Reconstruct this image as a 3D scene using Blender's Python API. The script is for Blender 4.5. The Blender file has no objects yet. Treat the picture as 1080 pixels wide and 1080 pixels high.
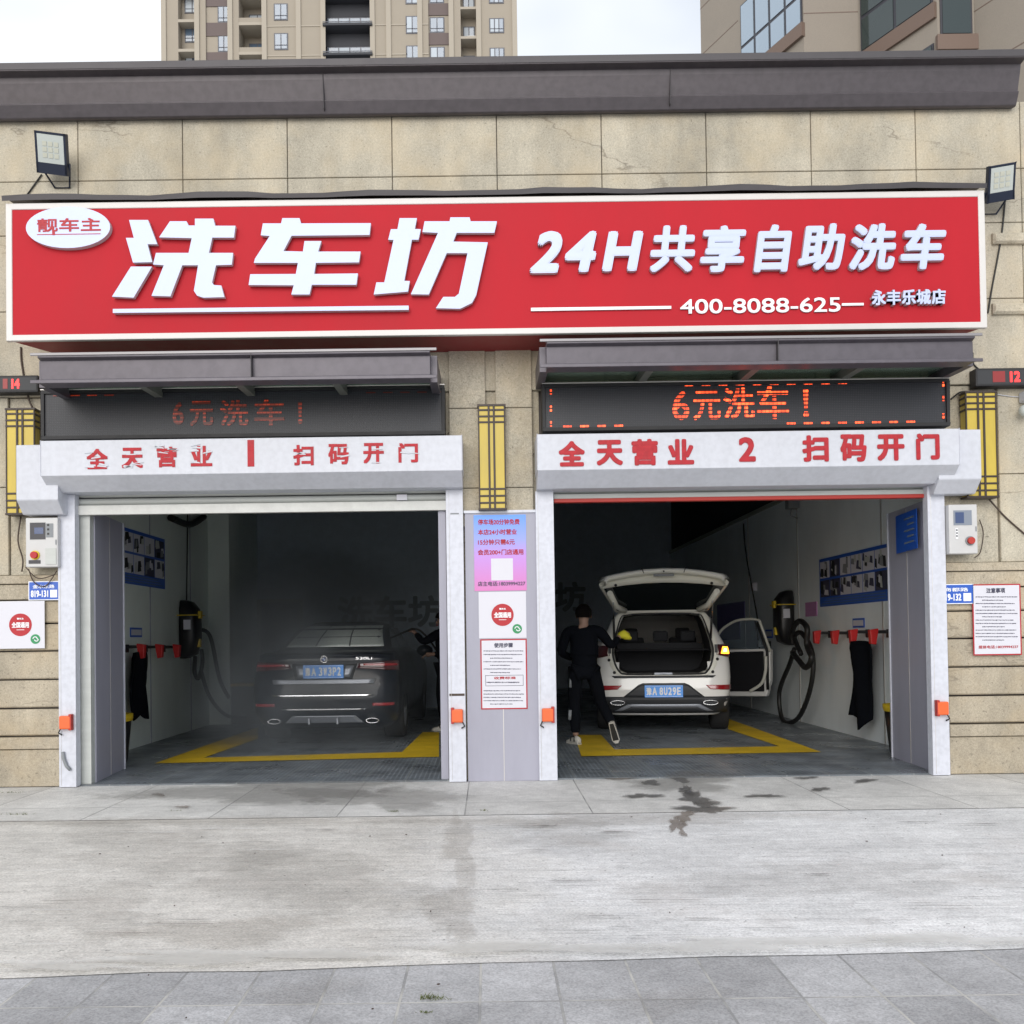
import bpy, bmesh, math, random
from mathutils import Vector, Matrix
random.seed(7)
R = math.radians
sc = bpy.context.scene
COL = sc.collection
# ---------------------------------------------------------------- camera
CAMH, CAMY, F = 1.35, -9.0, 1000.0          # F: focal length in pixels of a 1080 px wide picture
PCX, PCY = 515.0, 655.0
cam = bpy.data.cameras.new('camera'); camo = bpy.data.objects.new('camera', cam); COL.objects.link(camo)
cam.sensor_width = 36.0; cam.lens = 36.0 * F / 1080
cam.shift_x = (540 - PCX) / 1080; cam.shift_y = (PCY - 540) / 1080
cam.clip_start = 0.05; cam.clip_end = 2000
RM = Matrix.Rotation(R(90 + 1.0), 3, 'X') @ Matrix.Rotation(R(-0.78), 3, 'Z')
camo.location = (0, CAMY, CAMH); camo.rotation_euler = RM.to_euler()
sc.camera = camo
# ---------------------------------------------------------------- sky, sun, exposure
w = bpy.data.worlds.new("World"); sc.world = w; w.use_nodes = True
nt = w.node_tree; N = nt.nodes; L = nt.links
bg = N['Background']
sky = N.new('ShaderNodeTexSky'); sky.sky_type = 'NISHITA'; sky.sun_disc = False
sky.sun_elevation = R(20); sky.sun_rotation = R(190); sky.dust_density = 3; sky.air_density = 1.0
tc = N.new('ShaderNodeTexCoord'); mp = N.new('ShaderNodeMapping'); mp.inputs['Scale'].default_value = (1, 1, 2.2)
mp.inputs['Location'].default_value = (0.35, 0.2, 0)
no = N.new('ShaderNodeTexNoise'); no.inputs['Scale'].default_value = 1.6; no.inputs['Detail'].default_value = 4
cr = N.new('ShaderNodeValToRGB'); cr.color_ramp.elements[0].position = 0.36; cr.color_ramp.elements[1].position = 0.56
cr.color_ramp.elements[0].color = (.5, .5, .5, 1)
cl = N.new('ShaderNodeMix'); cl.data_type = 'RGBA'
cl.inputs[7].default_value = (6.7, 6.95, 7.3, 1)       # white overcast cloud
L.new(tc.outputs['Generated'], mp.inputs['Vector']); L.new(mp.outputs[0], no.inputs['Vector'])
L.new(no.outputs[0], cr.inputs[0]); L.new(cr.outputs[0], cl.inputs[0]); L.new(sky.outputs[0], cl.inputs[6])
L.new(cl.outputs[2], bg.inputs['Color']); bg.inputs['Strength'].default_value = 0.12
sl = bpy.data.lights.new('sun', 'SUN'); sl.energy = 1.3; sl.angle = R(40); sl.color = (1, .97, .93)
so = bpy.data.objects.new('sun', sl); COL.objects.link(so)
so.rotation_euler = (R(70), 0, R(-10))
sc.view_settings.view_transform = 'Standard'; sc.view_settings.look = 'None'
sc.view_settings.gamma = 1; sc.view_settings.exposure = 0.43
sc.render.engine = 'CYCLES'; sc.cycles.use_denoising = True
sc.cycles.max_bounces = 10; sc.cycles.diffuse_bounces = 8; sc.cycles.transparent_max_bounces = 12
sc.cycles.volume_step_rate = 2.0; sc.cycles.volume_max_steps = 64
# ---------------------------------------------------------------- picture <-> place
def ray(px, py):
    return (RM @ Vector(((px - PCX) / F, -(py - PCY) / F, -1))).normalized()
C0 = Vector((0, CAMY, CAMH))
def P(px, py, y):                # point of the sight line on the plane y = const
    r = ray(px, py); return C0 + r * ((y - CAMY) / r.y)
def PX(px, py, x):               # on the plane x = const
    r = ray(px, py); return C0 + r * (x / r.x)
def G(px, py, z=0.0):            # on the ground
    r = ray(px, py); return C0 + r * ((z - CAMH) / r.z)
def rect(x0, y0, x1, y1, y):     # picture box -> X0, X1, Z0, Z1 on plane y
    a = P(x0, (y0 + y1) / 2, y); b = P(x1, (y0 + y1) / 2, y)
    c = P((x0 + x1) / 2, y1, y); d = P((x0 + x1) / 2, y0, y)
    return a.x, b.x, c.z, d.z
# ---------------------------------------------------------------- materials
MC = {}
def mat(name, col=(.5, .5, .5), rough=.6, metal=0., var=0., vs=6., bump=0., bs=80., spec=None, emit=None, es=1., coat=0., alpha=None, stretch=None, speck=0.):
    if name in MC: return MC[name]
    m = bpy.data.materials.new(name); m.use_nodes = True
    t = m.node_tree; b = t.nodes['Principled BSDF']
    b.inputs['Base Color'].default_value = (*col, 1); b.inputs['Roughness'].default_value = rough
    b.inputs['Metallic'].default_value = metal
    if spec is not None: b.inputs['Specular IOR Level'].default_value = spec
    if coat: b.inputs['Coat Weight'].default_value = coat; b.inputs['Coat Roughness'].default_value = .05
    if emit: b.inputs['Emission Color'].default_value = (*emit, 1); b.inputs['Emission Strength'].default_value = es
    if var or bump or speck:
        tc = t.nodes.new('ShaderNodeTexCoord'); src = tc.outputs['Object']
        if stretch:
            mp = t.nodes.new('ShaderNodeMapping'); mp.inputs['Scale'].default_value = stretch
            t.links.new(src, mp.inputs[0]); src = mp.outputs[0]
        col_out = None
        if var:
            n = t.nodes.new('ShaderNodeTexNoise'); n.inputs['Scale'].default_value = vs; n.inputs['Detail'].default_value = 6
            n.inputs['Roughness'].default_value = .65
            t.links.new(src, n.inputs['Vector'])
            mr = t.nodes.new('ShaderNodeMapRange'); mr.inputs[1].default_value = .3; mr.inputs[2].default_value = .7
            mr.inputs[3].default_value = 1 - var; mr.inputs[4].default_value = 1 + var * .6
            t.links.new(n.outputs[0], mr.inputs[0])
            mx = t.nodes.new('ShaderNodeMix'); mx.data_type = 'RGBA'; mx.blend_type = 'MULTIPLY'; mx.inputs[0].default_value = 1
            mx.inputs[6].default_value = (*col, 1); t.links.new(mr.outputs[0], mx.inputs[7]); col_out = mx.outputs[2]
            mr2 = t.nodes.new('ShaderNodeMapRange'); mr2.inputs[3].default_value = max(0, rough - .12); mr2.inputs[4].default_value = min(1, rough + .12)
            t.links.new(n.outputs[0], mr2.inputs[0]); t.links.new(mr2.outputs[0], b.inputs['Roughness'])
        if speck:
            n = t.nodes.new('ShaderNodeTexNoise'); n.inputs['Scale'].default_value = bs; n.inputs['Detail'].default_value = 2
            t.links.new(tc.outputs['Object'], n.inputs['Vector'])
            mr = t.nodes.new('ShaderNodeMapRange'); mr.inputs[1].default_value = .32; mr.inputs[2].default_value = .62
            mr.inputs[3].default_value = 1 - speck; mr.inputs[4].default_value = 1 + speck * .3
            t.links.new(n.outputs[0], mr.inputs[0])
            mx = t.nodes.new('ShaderNodeMix'); mx.data_type = 'RGBA'; mx.blend_type = 'MULTIPLY'; mx.inputs[0].default_value = 1
            mx.inputs[6].default_value = (*col, 1)
            if col_out: t.links.new(col_out, mx.inputs[6])
            t.links.new(mr.outputs[0], mx.inputs[7]); col_out = mx.outputs[2]
        if col_out: t.links.new(col_out, b.inputs['Base Color'])
        if bump:
            n = t.nodes.new('ShaderNodeTexNoise'); n.inputs['Scale'].default_value = bs; n.inputs['Detail'].default_value = 3
            t.links.new(src, n.inputs['Vector'])
            bp = t.nodes.new('ShaderNodeBump'); bp.inputs['Strength'].default_value = bump; bp.inputs['Distance'].default_value = .01
            t.links.new(n.outputs[0], bp.inputs['Height']); t.links.new(bp.outputs[0], b.inputs['Normal'])
    MC[name] = m; return m
def glass(name, col=(.8, .85, .85), rough=.02, trans=1.):
    m = mat(name, col, rough); b = m.node_tree.nodes['Principled BSDF']
    b.inputs['Transmission Weight'].default_value = trans; b.inputs['IOR'].default_value = 1.1; return m
class NG:                        # small helper for longer node graphs
    def __init__(s, name, rough=.7):
        s.m = bpy.data.materials.new(name); s.m.use_nodes = True; s.t = s.m.node_tree; s.b = s.t.nodes['Principled BSDF']
        s.b.inputs['Roughness'].default_value = rough; s.tc = s.t.nodes.new('ShaderNodeTexCoord'); s.o = s.tc.outputs['Object']; MC[name] = s.m
    def link(s, a, b):
        s.t.links.new(a, b)
    def mapv(s, sc=(1, 1, 1), rot=(0, 0, 0), loc=(0, 0, 0)):
        n = s.t.nodes.new('ShaderNodeMapping'); n.inputs['Scale'].default_value = sc; n.inputs['Rotation'].default_value = rot
        n.inputs['Location'].default_value = loc; s.link(s.o, n.inputs[0]); return n.outputs[0]
    def noise(s, scale, detail=4, v=None, rough=.6, dist=0.):
        n = s.t.nodes.new('ShaderNodeTexNoise'); n.inputs['Scale'].default_value = scale; n.inputs['Detail'].default_value = detail
        n.inputs['Roughness'].default_value = rough; n.inputs['Distortion'].default_value = dist
        s.link(v or s.o, n.inputs['Vector']); return n.outputs[0]
    def mr(s, x, a, b, c, d):
        n = s.t.nodes.new('ShaderNodeMapRange')
        for i, q in enumerate((a, b, c, d)): n.inputs[i + 1].default_value = q
        s.link(x, n.inputs[0]); return n.outputs[0]
    def mul(s, x, y, op='MULTIPLY'):
        n = s.t.nodes.new('ShaderNodeMath'); n.operation = op
        for i, q in enumerate((x, y)):
            if isinstance(q, (int, float)): n.inputs[i].default_value = q
            else: s.link(q, n.inputs[i])
        return n.outputs[0]
    def mix(s, f, a, b, mode='MIX'):
        n = s.t.nodes.new('ShaderNodeMix'); n.data_type = 'RGBA'; n.blend_type = mode
        for i, q in ((0, f), (6, a), (7, b)):
            if isinstance(q, (int, float)): n.inputs[i].default_value = q
            elif isinstance(q, tuple): n.inputs[i].default_value = (*q, 1)
            else: s.link(q, n.inputs[i])
        return n.outputs[2]
    def color(s, c): s.link(c, s.b.inputs['Base Color'])
    def bump(s, h, st=.3, d=.01):
        n = s.t.nodes.new('ShaderNodeBump'); n.inputs['Strength'].default_value = st; n.inputs['Distance'].default_value = d
        s.link(h, n.inputs['Height']); s.link(n.outputs[0], s.b.inputs['Normal'])
# ---- stone cladding: beige granite with grain, weather stains, cracks
def stone(name, base):
    g = NG(name, .8)
    grain = g.mul(g.mr(g.noise(150, 2), .33, .6, .74, 1.05), g.mr(g.noise(55, 3), .35, .65, .84, 1.07))
    dots = g.mr(g.noise(38, 1), .27, .33, .62, 1)
    st = g.mr(g.noise(.9, 7, g.mapv((1, 1, .6)), .72), .38, .62, .70, 1.1)
    drip = g.mr(g.noise(2.6, 5, g.mapv((1, 1, .12)), .6), .3, .62, .86, 1.04)
    vo = g.t.nodes.new('ShaderNodeTexVoronoi'); vo.feature = 'DISTANCE_TO_EDGE'; vo.inputs['Scale'].default_value = .55
    d = g.t.nodes.new('ShaderNodeVectorMath'); d.operation = 'ADD'
    nn = g.t.nodes.new('ShaderNodeTexNoise'); nn.inputs['Scale'].default_value = 3.5; nn.inputs['Detail'].default_value = 5; g.link(g.mapv((.5, 1, 1.6)), nn.inputs['Vector'])
    dv = g.t.nodes.new('ShaderNodeVectorMath'); dv.operation = 'SCALE'; dv.inputs[3].default_value = .7
    g.link(nn.outputs[1], dv.inputs[0]); g.link(g.mapv((.45, 1, 1.5)), d.inputs[0]); g.link(dv.outputs[0], d.inputs[1]); g.link(d.outputs[0], vo.inputs['Vector'])
    crk = g.mr(vo.outputs[0], .0, .008, .1, 1)
    msk = g.mr(g.noise(.8, 2, g.mapv((1, 1, 1), loc=(3, 1, 2.2))), .46, .56, 0, .8)
    f = g.mul(g.mul(g.mul(grain, dots), st), drip)
    c = g.mix(1., base, f, 'MULTIPLY')
    c = g.mix(g.mul(msk, g.mul(1, crk, 'SUBTRACT')), c, (.16, .14, .11))
    warm = g.mr(g.noise(1.6, 4, g.mapv((1, 1, 1), loc=(5, 5, 5))), .45, .7, 0, .45)
    c = g.mix(warm, c, (base[0] * 1.02, base[1] * .9, base[2] * .72))
    g.color(c); g.bump(g.noise(120, 3), .25, .006); return g.m
stone('stone', (.55, .505, .405))
stone('stone_low', (.49, .43, .33))
# ---- concrete apron
g = NG('concrete', .82)
big = g.mr(g.noise(.55, 8, None, .75), .36, .64, .80, 1.08)
mid = g.mr(g.noise(3.2, 6, g.mapv((.5, 1, 1)), .7), .3, .7, .84, 1.1)
fine = g.mul(g.mr(g.noise(75, 3), .32, .65, .74, 1.1), g.mr(g.noise(15, 5, None, .7), .3, .66, .84, 1.08))
brush = g.mr(g.noise(5, 6, g.mapv((.16, 2.2, 1), (0, 0, R(2))), .75), .30, .40, .84, 1)
scr = g.mr(g.noise(4, 6, g.mapv((.13, 3.9, 1), (0, 0, R(-3)), (4, 2, 0)), .85), .35, .385, .35, 1)
scr2 = g.mr(g.noise(6, 5, g.mapv((.22, 2.6, 1), (0, 0, R(12)), (9, 2, 0)), .7), .62, .68, 0, .4)
pink = g.mr(g.noise(1.1, 4, g.mapv(loc=(7, 3, 0))), .56, .7, 0, .3)
f = g.mul(g.mul(g.mul(big, mid), fine), g.mul(brush, scr))
lin = g.mr(g.noise(3.2, 6, g.mapv((.22, 13, 1), (0, 0, R(1)), (1, 6, 0)), .75), .335, .375, .45, 1)
lmask = g.mr(g.noise(.9, 3, g.mapv(loc=(2, 8, 0))), .42, .6, 0, 1)
lin = g.mul(1, g.mul(lmask, g.mul(1, lin, 'SUBTRACT')), 'SUBTRACT')
pit = g.mr(g.noise(24, 2), .28, .32, .5, 1)
f = g.mul(g.mul(f, lin), pit)
sx = g.t.nodes.new('ShaderNodeSeparateXYZ'); g.link(g.o, sx.inputs[0]); side = g.mr(g.mul(sx.outputs[0], g.mul(g.noise(1.5, 4), 1.6), 'ADD'), .2, 1.3, 0, 1)
c = g.mix(1., g.mix(side, (.735, .71, .665), (.79, .79, .79)), f, 'MULTIPLY'); c = g.mix(scr2, c, (.70, .70, .69)); c = g.mix(pink, c, (.49, .445, .41))
g.color(c); g.bump(g.mul(g.noise(40, 5), g.mr(g.noise(5, 5, g.mapv((.1, 3, 1))), .3, .6, 0, 1), 'ADD'), .35, .008)
# ---- pavers / slabs
def pavers(name, base, bw, bh, off, rot=0., loc=(0, 0, 0), mort=(.3, .3, .29), ms=.008, var=.18):
    g = NG(name, .78)
    br = g.t.nodes.new('ShaderNodeTexBrick'); br.inputs['Scale'].default_value = 1; br.offset = off; br.squash = 1
    br.inputs['Brick Width'].default_value = bw; br.inputs['Row Height'].default_value = bh; br.inputs['Mortar Size'].default_value = ms
    br.inputs['Mortar Smooth'].default_value = .3; br.inputs['Bias'].default_value = 0
    g.link(g.mapv((1, 1, 1), (0, 0, rot), loc), br.inputs['Vector'])
    br.inputs['Color1'].default_value = (1 - var, 1 - var, 1 - var, 1); br.inputs['Color2'].default_value = (1 + var * .4,) * 3 + (1,)
    br.inputs['Mortar'].default_value = (1, 1, 1, 1)
    f = g.mul(g.mul(g.mr(g.noise(1.3, 6, None, .7), .3, .7, .78, 1.15), g.mr(g.noise(9, 5), .3, .7, .88, 1.08)), g.mr(g.noise(110, 3), .32, .62, .7, 1.1))
    c = g.mix(1., base, f, 'MULTIPLY'); c = g.mix(1., c, br.outputs['Color'], 'MULTIPLY')
    c = g.mix(br.outputs['Fac'], c, g.mix(g.mr(g.noise(3, 4), .4, .6, 0, 1), (mort[0] * .55,) * 3, mort))
    g.color(c); g.bump(g.mul(g.mr(g.noise(70, 4), 0, 1, 0, .35), g.mul(1, br.outputs['Fac'], 'SUBTRACT'), 'ADD'), .5, .008); return g.m
pavers('grey_pavers', (.47, .47, .48), .30, .60, 0., R(0), (.05, .05, 0), (.50, .49, .46), .006, .20)
pavers('grey_slabs', (.70, .69, .665), .98, 1.2, 0., 0., (.2, 1.76 - .62 + .05, 0), (.42, .41, .39), .006, .10)
# ---- bay floor: dark moulded grating
g = NG('grating', .5)
br = g.t.nodes.new('ShaderNodeTexBrick'); br.inputs['Scale'].default_value = 1; br.offset = 0
br.inputs['Brick Width'].default_value = .4; br.inputs['Row Height'].default_value = .4; br.inputs['Mortar Size'].default_value = .006; g.link(g.o, br.inputs['Vector'])
ck = g.t.nodes.new('ShaderNodeTexVoronoi'); ck.inputs['Scale'].default_value = 22; ck.inputs['Randomness'].default_value = 0.; g.link(g.o, ck.inputs['Vector'])
hole = g.mr(ck.outputs[0], .28, .36, 1, .35)
v = g.mr(g.noise(2.2, 5), .3, .7, .6, 1.35)
c = g.mix(1., (.40, .45, .50), g.mul(v, hole), 'MULTIPLY'); c = g.mix(br.outputs['Fac'], c, (.25, .27, .27)); g.color(c)
g.link(g.mr(g.noise(1.6, 4), .35, .65, .18, .6), g.b.inputs['Roughness']); g.bump(hole, .4, .01)
def yel():
    g = NG('yellow_paint', .55)
    f = g.mul(g.mr(g.noise(2.5, 6), .3, .7, .75, 1.1), g.mr(g.noise(60, 3), .3, .6, .8, 1.05))
    g.color(g.mix(1., (.78, .52, .015), f, 'MULTIPLY'))
yel()
# ---- LED matrix screen: black louvre grid with dot pitch
g = NG('led_matrix', .45)
wv = g.t.nodes.new('ShaderNodeTexVoronoi'); wv.inputs['Scale'].default_value = 62; wv.inputs['Randomness'].default_value = 0; g.link(g.mapv((1, 0.001, 1)), wv.inputs['Vector'])
f = g.mr(wv.outputs[0], .18, .3, 1, 0.)
g.color(g.mix(f, (.018, .02, .026), g.mix(g.mr(g.noise(1.5, 4), .35, .65, 0, 1), (.028, .032, .046), (.048, .048, .058)))); g.bump(f, .3, .004)
def led_lit(name, strength, lines=62., duty=.62):
    g = NG(name, .4); g.b.inputs['Base Color'].default_value = (.1, .01, .005, 1)
    sp = g.t.nodes.new('ShaderNodeSeparateXYZ'); g.link(g.o, sp.inputs[0])
    fr = g.mul(g.mul(sp.outputs[2], lines), 1, 'MODULO'); fr = g.mul(g.mul(fr, 1, 'ADD'), 1, 'MODULO')
    fx = g.mul(g.mul(g.mul(g.mul(sp.outputs[0], lines), 1, 'MODULO'), 1, 'ADD'), 1, 'MODULO')
    on = g.mul(g.mul(fr, duty, 'LESS_THAN'), g.mr(g.mul(fx, .75, 'LESS_THAN'), 0, 1, .45, 1))
    on = g.mul(on, g.mr(g.noise(9, 2), .4, .6, .35, 1))
    g.b.inputs['Emission Color'].default_value = (1, .085, .02, 1); g.link(g.mul(on, strength), g.b.inputs['Emission Strength'])
led_lit('led_bright', 3.0, 27., .60); led_lit('led_faint', .26, 27., .34)
# plain materials
mat('sign_red', (.47, .017, .028), .55, var=.07, vs=1.5, spec=.15, stretch=(1, 1, .4))
mat('sign_return', (.25, .012, .018), .5, var=.08)
mat('letter_face', (.54, .61, .86), .35); mat('letter_side', (.5, .5, .54), .4)
mat('white_frame', (.64, .62, .60), .35, var=.04, vs=3)
mat('aluminium', (.62, .60, .57), .35, .6, var=.08, vs=4)
mat('white_steel', (.60, .62, .69), .45, var=.07, vs=3, speck=.08, bs=22, stretch=(3, 3, .5))
mat('box_white', (.58, .60, .66), .45, var=.06, vs=2.5, stretch=(1.6, 1, .35), speck=.06, bs=20)
mat('slat_white', (.50, .52, .50), .5, var=.09, vs=6, stretch=(.3, 1, 2))
mat('bar_white', (.57, .58, .56), .45, var=.12, vs=9)
mat('rubber_black', (.015, .015, .017), .6, var=.1)
mat('seal_red', (.42, .03, .02), .5)
mat('brown_metal', (.088, .078, .086), .42, .25, var=.10, vs=2, stretch=(.25, 1, 3), speck=.12, bs=14)
mat('brown_metal_low', (.11, .10, .118), .42, .25, var=.08, vs=2, speck=.1, bs=14)
mat('dark_steel', (.07, .065, .07), .5, .3, var=.1)
mat('grey_panel', (.34, .34, .41), .45, var=.08, vs=2, stretch=(2, 2, .4))
mat('bay_wall', (.84, .90, .92), .5, var=.10, vs=1.2, stretch=(1, 1, .5))
mat('bay_wall_green', (.78, .85, .80), .5, var=.10, vs=1.2, stretch=(1, 1, .5))
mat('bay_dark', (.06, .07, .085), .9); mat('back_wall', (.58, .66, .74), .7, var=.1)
mat('back_letter', (.26, .30, .34), .6); mat('rail', (.45, .47, .43), .5, .4)
mat('red_ink', (.44, .010, .020), .6, var=.06, vs=14, speck=.15, bs=25)
mat('yellow_lamp', (.56, .42, .06), .4, var=.10, vs=8, stretch=(1, 1, .3)); mat('lamp_bar', (.035, .022, .018), .45)
mat('orange', (.75, .13, .03), .4); mat('black_plastic', (.012, .012, .014), .38, var=.1)
mat('yellow_plastic', (.70, .50, .02), .4); mat('red_plastic', (.55, .02, .02), .35)
mat('cable', (.012, .012, .012), .5); mat('brown_cable', (.06, .04, .03), .6)
mat('paper', (.64, .64, .70), .5); mat('ink', (.05, .05, .09), .6); mat('disc_red', (.42, .01, .02), .5); mat('disc_green', (.03, .26, .10), .5)
mat('plate_blue', (.02, .10, .48), .35); mat('plate_white', (.85, .87, .9), .4)
mat('car_plate_blue', (.10, .38, 1.0), .35)
mat('cabinet', (.55, .55, .55), .4, var=.04); mat('lcd', (.05, .08, .18), .2); mat('lcd_grey', (.22, .25, .30), .25)
mat('flood_body', (.015, .022, .045), .4, .3); mat('flood_glass', (.50, .54, .52), .15, spec=.6); mat('flood_led', (.52, .53, .45), .5)
mat('clock_red', (.3, .01, .01), .4, emit=(1, .03, .03), es=2.2)
mat('clock_dim', (.15, .02, .02), .4, emit=(1, .05, .05), es=.12)
mat('skin', (.30, .18, .13), .6, var=.05); mat('hair', (.006, .005, .005), .9, spec=.05, bump=.6, bs=140)
mat('black_cloth', (.006, .007, .010), .95, spec=.05, var=.2, vs=30, bump=.4, bs=60); mat('trouser', (.007, .008, .011), .95, spec=.05, bump=.4, bs=50)
mat('grey_trim', (.24, .255, .27), .7); mat('shoe_white', (.55, .53, .48), .6, var=.15, vs=20); mat('shoe_black', (.02, .02, .02), .6)
mat('yellow_cloth', (.62, .56, .03), .8, bump=.5, bs=60)
mat('car_black', (.008, .011, .018), .34, .0, coat=.35, var=.1, spec=.15); mat('car_white', (.84, .83, .80), .25, coat=.8)
mat('car_inner_white', (.74, .73, .65), .35)
mat('car_glass', (.012, .016, .018), .05, spec=.8); mat('car_glass_reflection', (.85, .92, .86), .35, spec=1.0)  # saloon rear window: bright reflection painted into the pale base colour
mat('chrome', (.62, .63, .65), .18, 1.); mat('silver_trim', (.30, .32, .36), .4, .5); mat('tyre', (.014, .014, .015), .8, bump=.4, bs=60)
mat('tail_red', (.30, .01, .015), .15, coat=1.); mat('tail_dark', (.06, .004, .008), .15, coat=1.); mat('plastic_dark', (.03, .032, .036), .55)
mat('amber', (.9, .3, .02), .3, emit=(1, .26, .02), es=5.); mat('amber_core', (1, .7, .2), .3, emit=(1, .62, .12), es=9.)
mat('seat_dark', (.02, .021, .025), .8); mat('trunk_liner', (.010, .010, .013), .95)
mat('tower_stone', (.33, .29, .235), .8, var=.06, vs=.15); mat('tower_brown', (.125, .095, .09), .7); mat('tower_dark', (.035, .037, .045), .7)
mat('tower_glass', (.10, .15, .22), .12, spec=.9); mat('tower_frame', (.09, .095, .115), .5); mat('tower_trim', (.37, .33, .27), .7)
mat('curtain', (.45, .50, .55), .6); mat('ac_white', (.62, .62, .60), .5)
mat('near_stone', (.275, .24, .20), .75, var=.06, vs=.8, speck=.08, bs=60); mat('near_glass', (.34, .42, .50), .06, spec=1., metal=.35)
mat('near_glass_dark', (.02, .035, .035), .05, spec=.8); mat('near_brown', (.16, .11, .085), .6); mat('near_frame', (.035, .035, .045), .4)
mat('weed', (.10, .12, .035), .8); mat('wet', (.13, .125, .115), .3, var=.2, vs=5); mat('wet2', (.30, .26, .225), .5, var=.2, vs=5)
# ---------------------------------------------------------------- mesh builder
def worg(o):
    v = Vector((0, 0, 0))
    while o is not None: v += o.location; o = o.parent
    return v
class MB:
    def __init__(s): s.v = []; s.f = []; s.mi = []; s.sm = []; s.mats = []
    def m(s, name):
        if name not in s.mats: s.mats.append(name)
        return s.mats.index(name)
    def add(s, vs, fs, mt=None, smooth=False):
        b = len(s.v); s.v += [Vector(v) for v in vs]; k = s.m(mt) if mt else 0
        for f in fs: s.f.append([b + i for i in f]); s.mi.append(k); s.sm.append(smooth)
        return s
    def box(s, x0, x1, y0, y1, z0, z1, mt=None):
        x0, x1 = sorted((x0, x1)); y0, y1 = sorted((y0, y1)); z0, z1 = sorted((z0, z1))
        return s.add([(x0, y0, z0), (x1, y0, z0), (x1, y1, z0), (x0, y1, z0), (x0, y0, z1), (x1, y0, z1), (x1, y1, z1), (x0, y1, z1)],
              [(0, 3, 2, 1), (4, 5, 6, 7), (0, 1, 5, 4), (1, 2, 6, 5), (2, 3, 7, 6), (3, 0, 4, 7)], mt)
    def quad(s, a, b, c, d, mt=None): return s.add([a, b, c, d], [(0, 1, 2, 3)], mt)
    def slab(s, pts, off, mt=None):          # polygon pushed along off
        off = Vector(off); n = len(pts); p = [Vector(q) for q in pts]
        fs = [list(range(n)), list(range(2 * n - 1, n - 1, -1))] + [(i, i + n, (i + 1) % n + n, (i + 1) % n) for i in range(n)]
        return s.add(p + [q + off for q in p], fs, mt)
    def prism(s, pts, y0, y1, mt=None, side=None):       # xz outline, front at y0; concave is fine
        n = len(pts); tri = fill([Vector((q[0], 0, q[1])) for q in pts])
        b = [(q[0], y0, q[1]) for q in pts] + [(q[0], y1, q[1]) for q in pts]
        s.add(b, tri + [tuple(i + n for i in t[::-1]) for t in tri], mt)
        s.add(b, [(i, (i + 1) % n, (i + 1) % n + n, i + n) for i in range(n)], side or mt); return s
    def xprism(s, pts, x0, x1, mt=None):                  # yz outline
        n = len(pts); tri = fill([Vector((0, q[0], q[1])) for q in pts])
        b = [(x0, q[0], q[1]) for q in pts] + [(x1, q[0], q[1]) for q in pts]
        return s.add(b, tri + [tuple(i + n for i in t[::-1]) for t in tri] + [(i, (i + 1) % n, (i + 1) % n + n, i + n) for i in range(n)], mt)
    def tube(s, pts, r, n=8, mt=None, cap=True):
        pts = [Vector(p) for p in pts]; rs = r if isinstance(r, (list, tuple)) else [r] * len(pts)
        vs = []; fs = []; up = Vector((0, 0, 1)); pu = None
        for i, p in enumerate(pts):
            d = (pts[min(i + 1, len(pts) - 1)] - pts[max(i - 1, 0)]).normalized()
            if pu is None: u = d.cross(up if abs(d.z) < .9 else Vector((1, 0, 0))).normalized()
            else: u = (pu - d * pu.dot(d)).normalized()
            pu = u; q = d.cross(u)
            for k in range(n):
                a = 2 * math.pi * k / n; vs.append(p + (u * math.cos(a) + q * math.sin(a)) * rs[i])
        for i in range(len(pts) - 1):
            for k in range(n): fs.append((i * n + k, i * n + (k + 1) % n, (i + 1) * n + (k + 1) % n, (i + 1) * n + k))
        s.add(vs, fs, mt, True)
        if cap: s.add(vs, [tuple(range(n - 1, -1, -1)), tuple(range((len(pts) - 1) * n, len(pts) * n))], mt)
        return s
    def grid(s, rows, mt=None, closed=False, smooth=True):
        m = len(rows[0]); vs = [p for r_ in rows for p in r_]; fs = []
        for i in range(len(rows) - 1):
            for k in range(m if closed else m - 1): fs.append((i * m + k, i * m + (k + 1) % m, (i + 1) * m + (k + 1) % m, (i + 1) * m + k))
        return s.add(vs, fs, mt, smooth)
    def ball(s, c, r, mt=None, n=12, sc3=(1, 1, 1)):
        c = Vector(c); rows = []
        for i in range(n // 2 + 1):
            t = math.pi * i / (n // 2)
            rows.append([c + Vector((math.sin(t) * math.cos(2 * math.pi * k / n) * sc3[0], math.sin(t) * math.sin(2 * math.pi * k / n) * sc3[1], math.cos(t) * sc3[2])) * r for k in range(n)])
        return s.grid(rows[::-1], mt, True)
    def build(s, name, m=None, parent=None, bevel=0., seg=2, kind=None, label=None, subd=0):
        me = bpy.data.meshes.new(name); o0 = worg(parent) if parent else Vector((0, 0, 0))
        me.from_pydata([tuple(v - o0) for v in s.v], [], s.f)
        if m and not s.mats: s.mats = [m]
        for q in s.mats: me.materials.append(MC[q])
        for p, k, sm in zip(me.polygons, s.mi, s.sm): p.material_index = k; p.use_smooth = sm
        me.update()
        bm = bmesh.new(); bm.from_mesh(me); bmesh.ops.remove_doubles(bm, verts=bm.verts, dist=1e-5)
        bmesh.ops.recalc_face_normals(bm, faces=bm.faces); bm.to_mesh(me); bm.free()
        o = bpy.data.objects.new(name, me); COL.objects.link(o)
        if parent: o.parent = parent
        if bevel:
            b = o.modifiers.new('bevel', 'BEVEL'); b.width = bevel; b.segments = seg; b.limit_method = 'ANGLE'; b.angle_limit = R(35)
        if subd:
            b = o.modifiers.new('subd', 'SUBSURF'); b.levels = b.render_levels = subd
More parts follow.
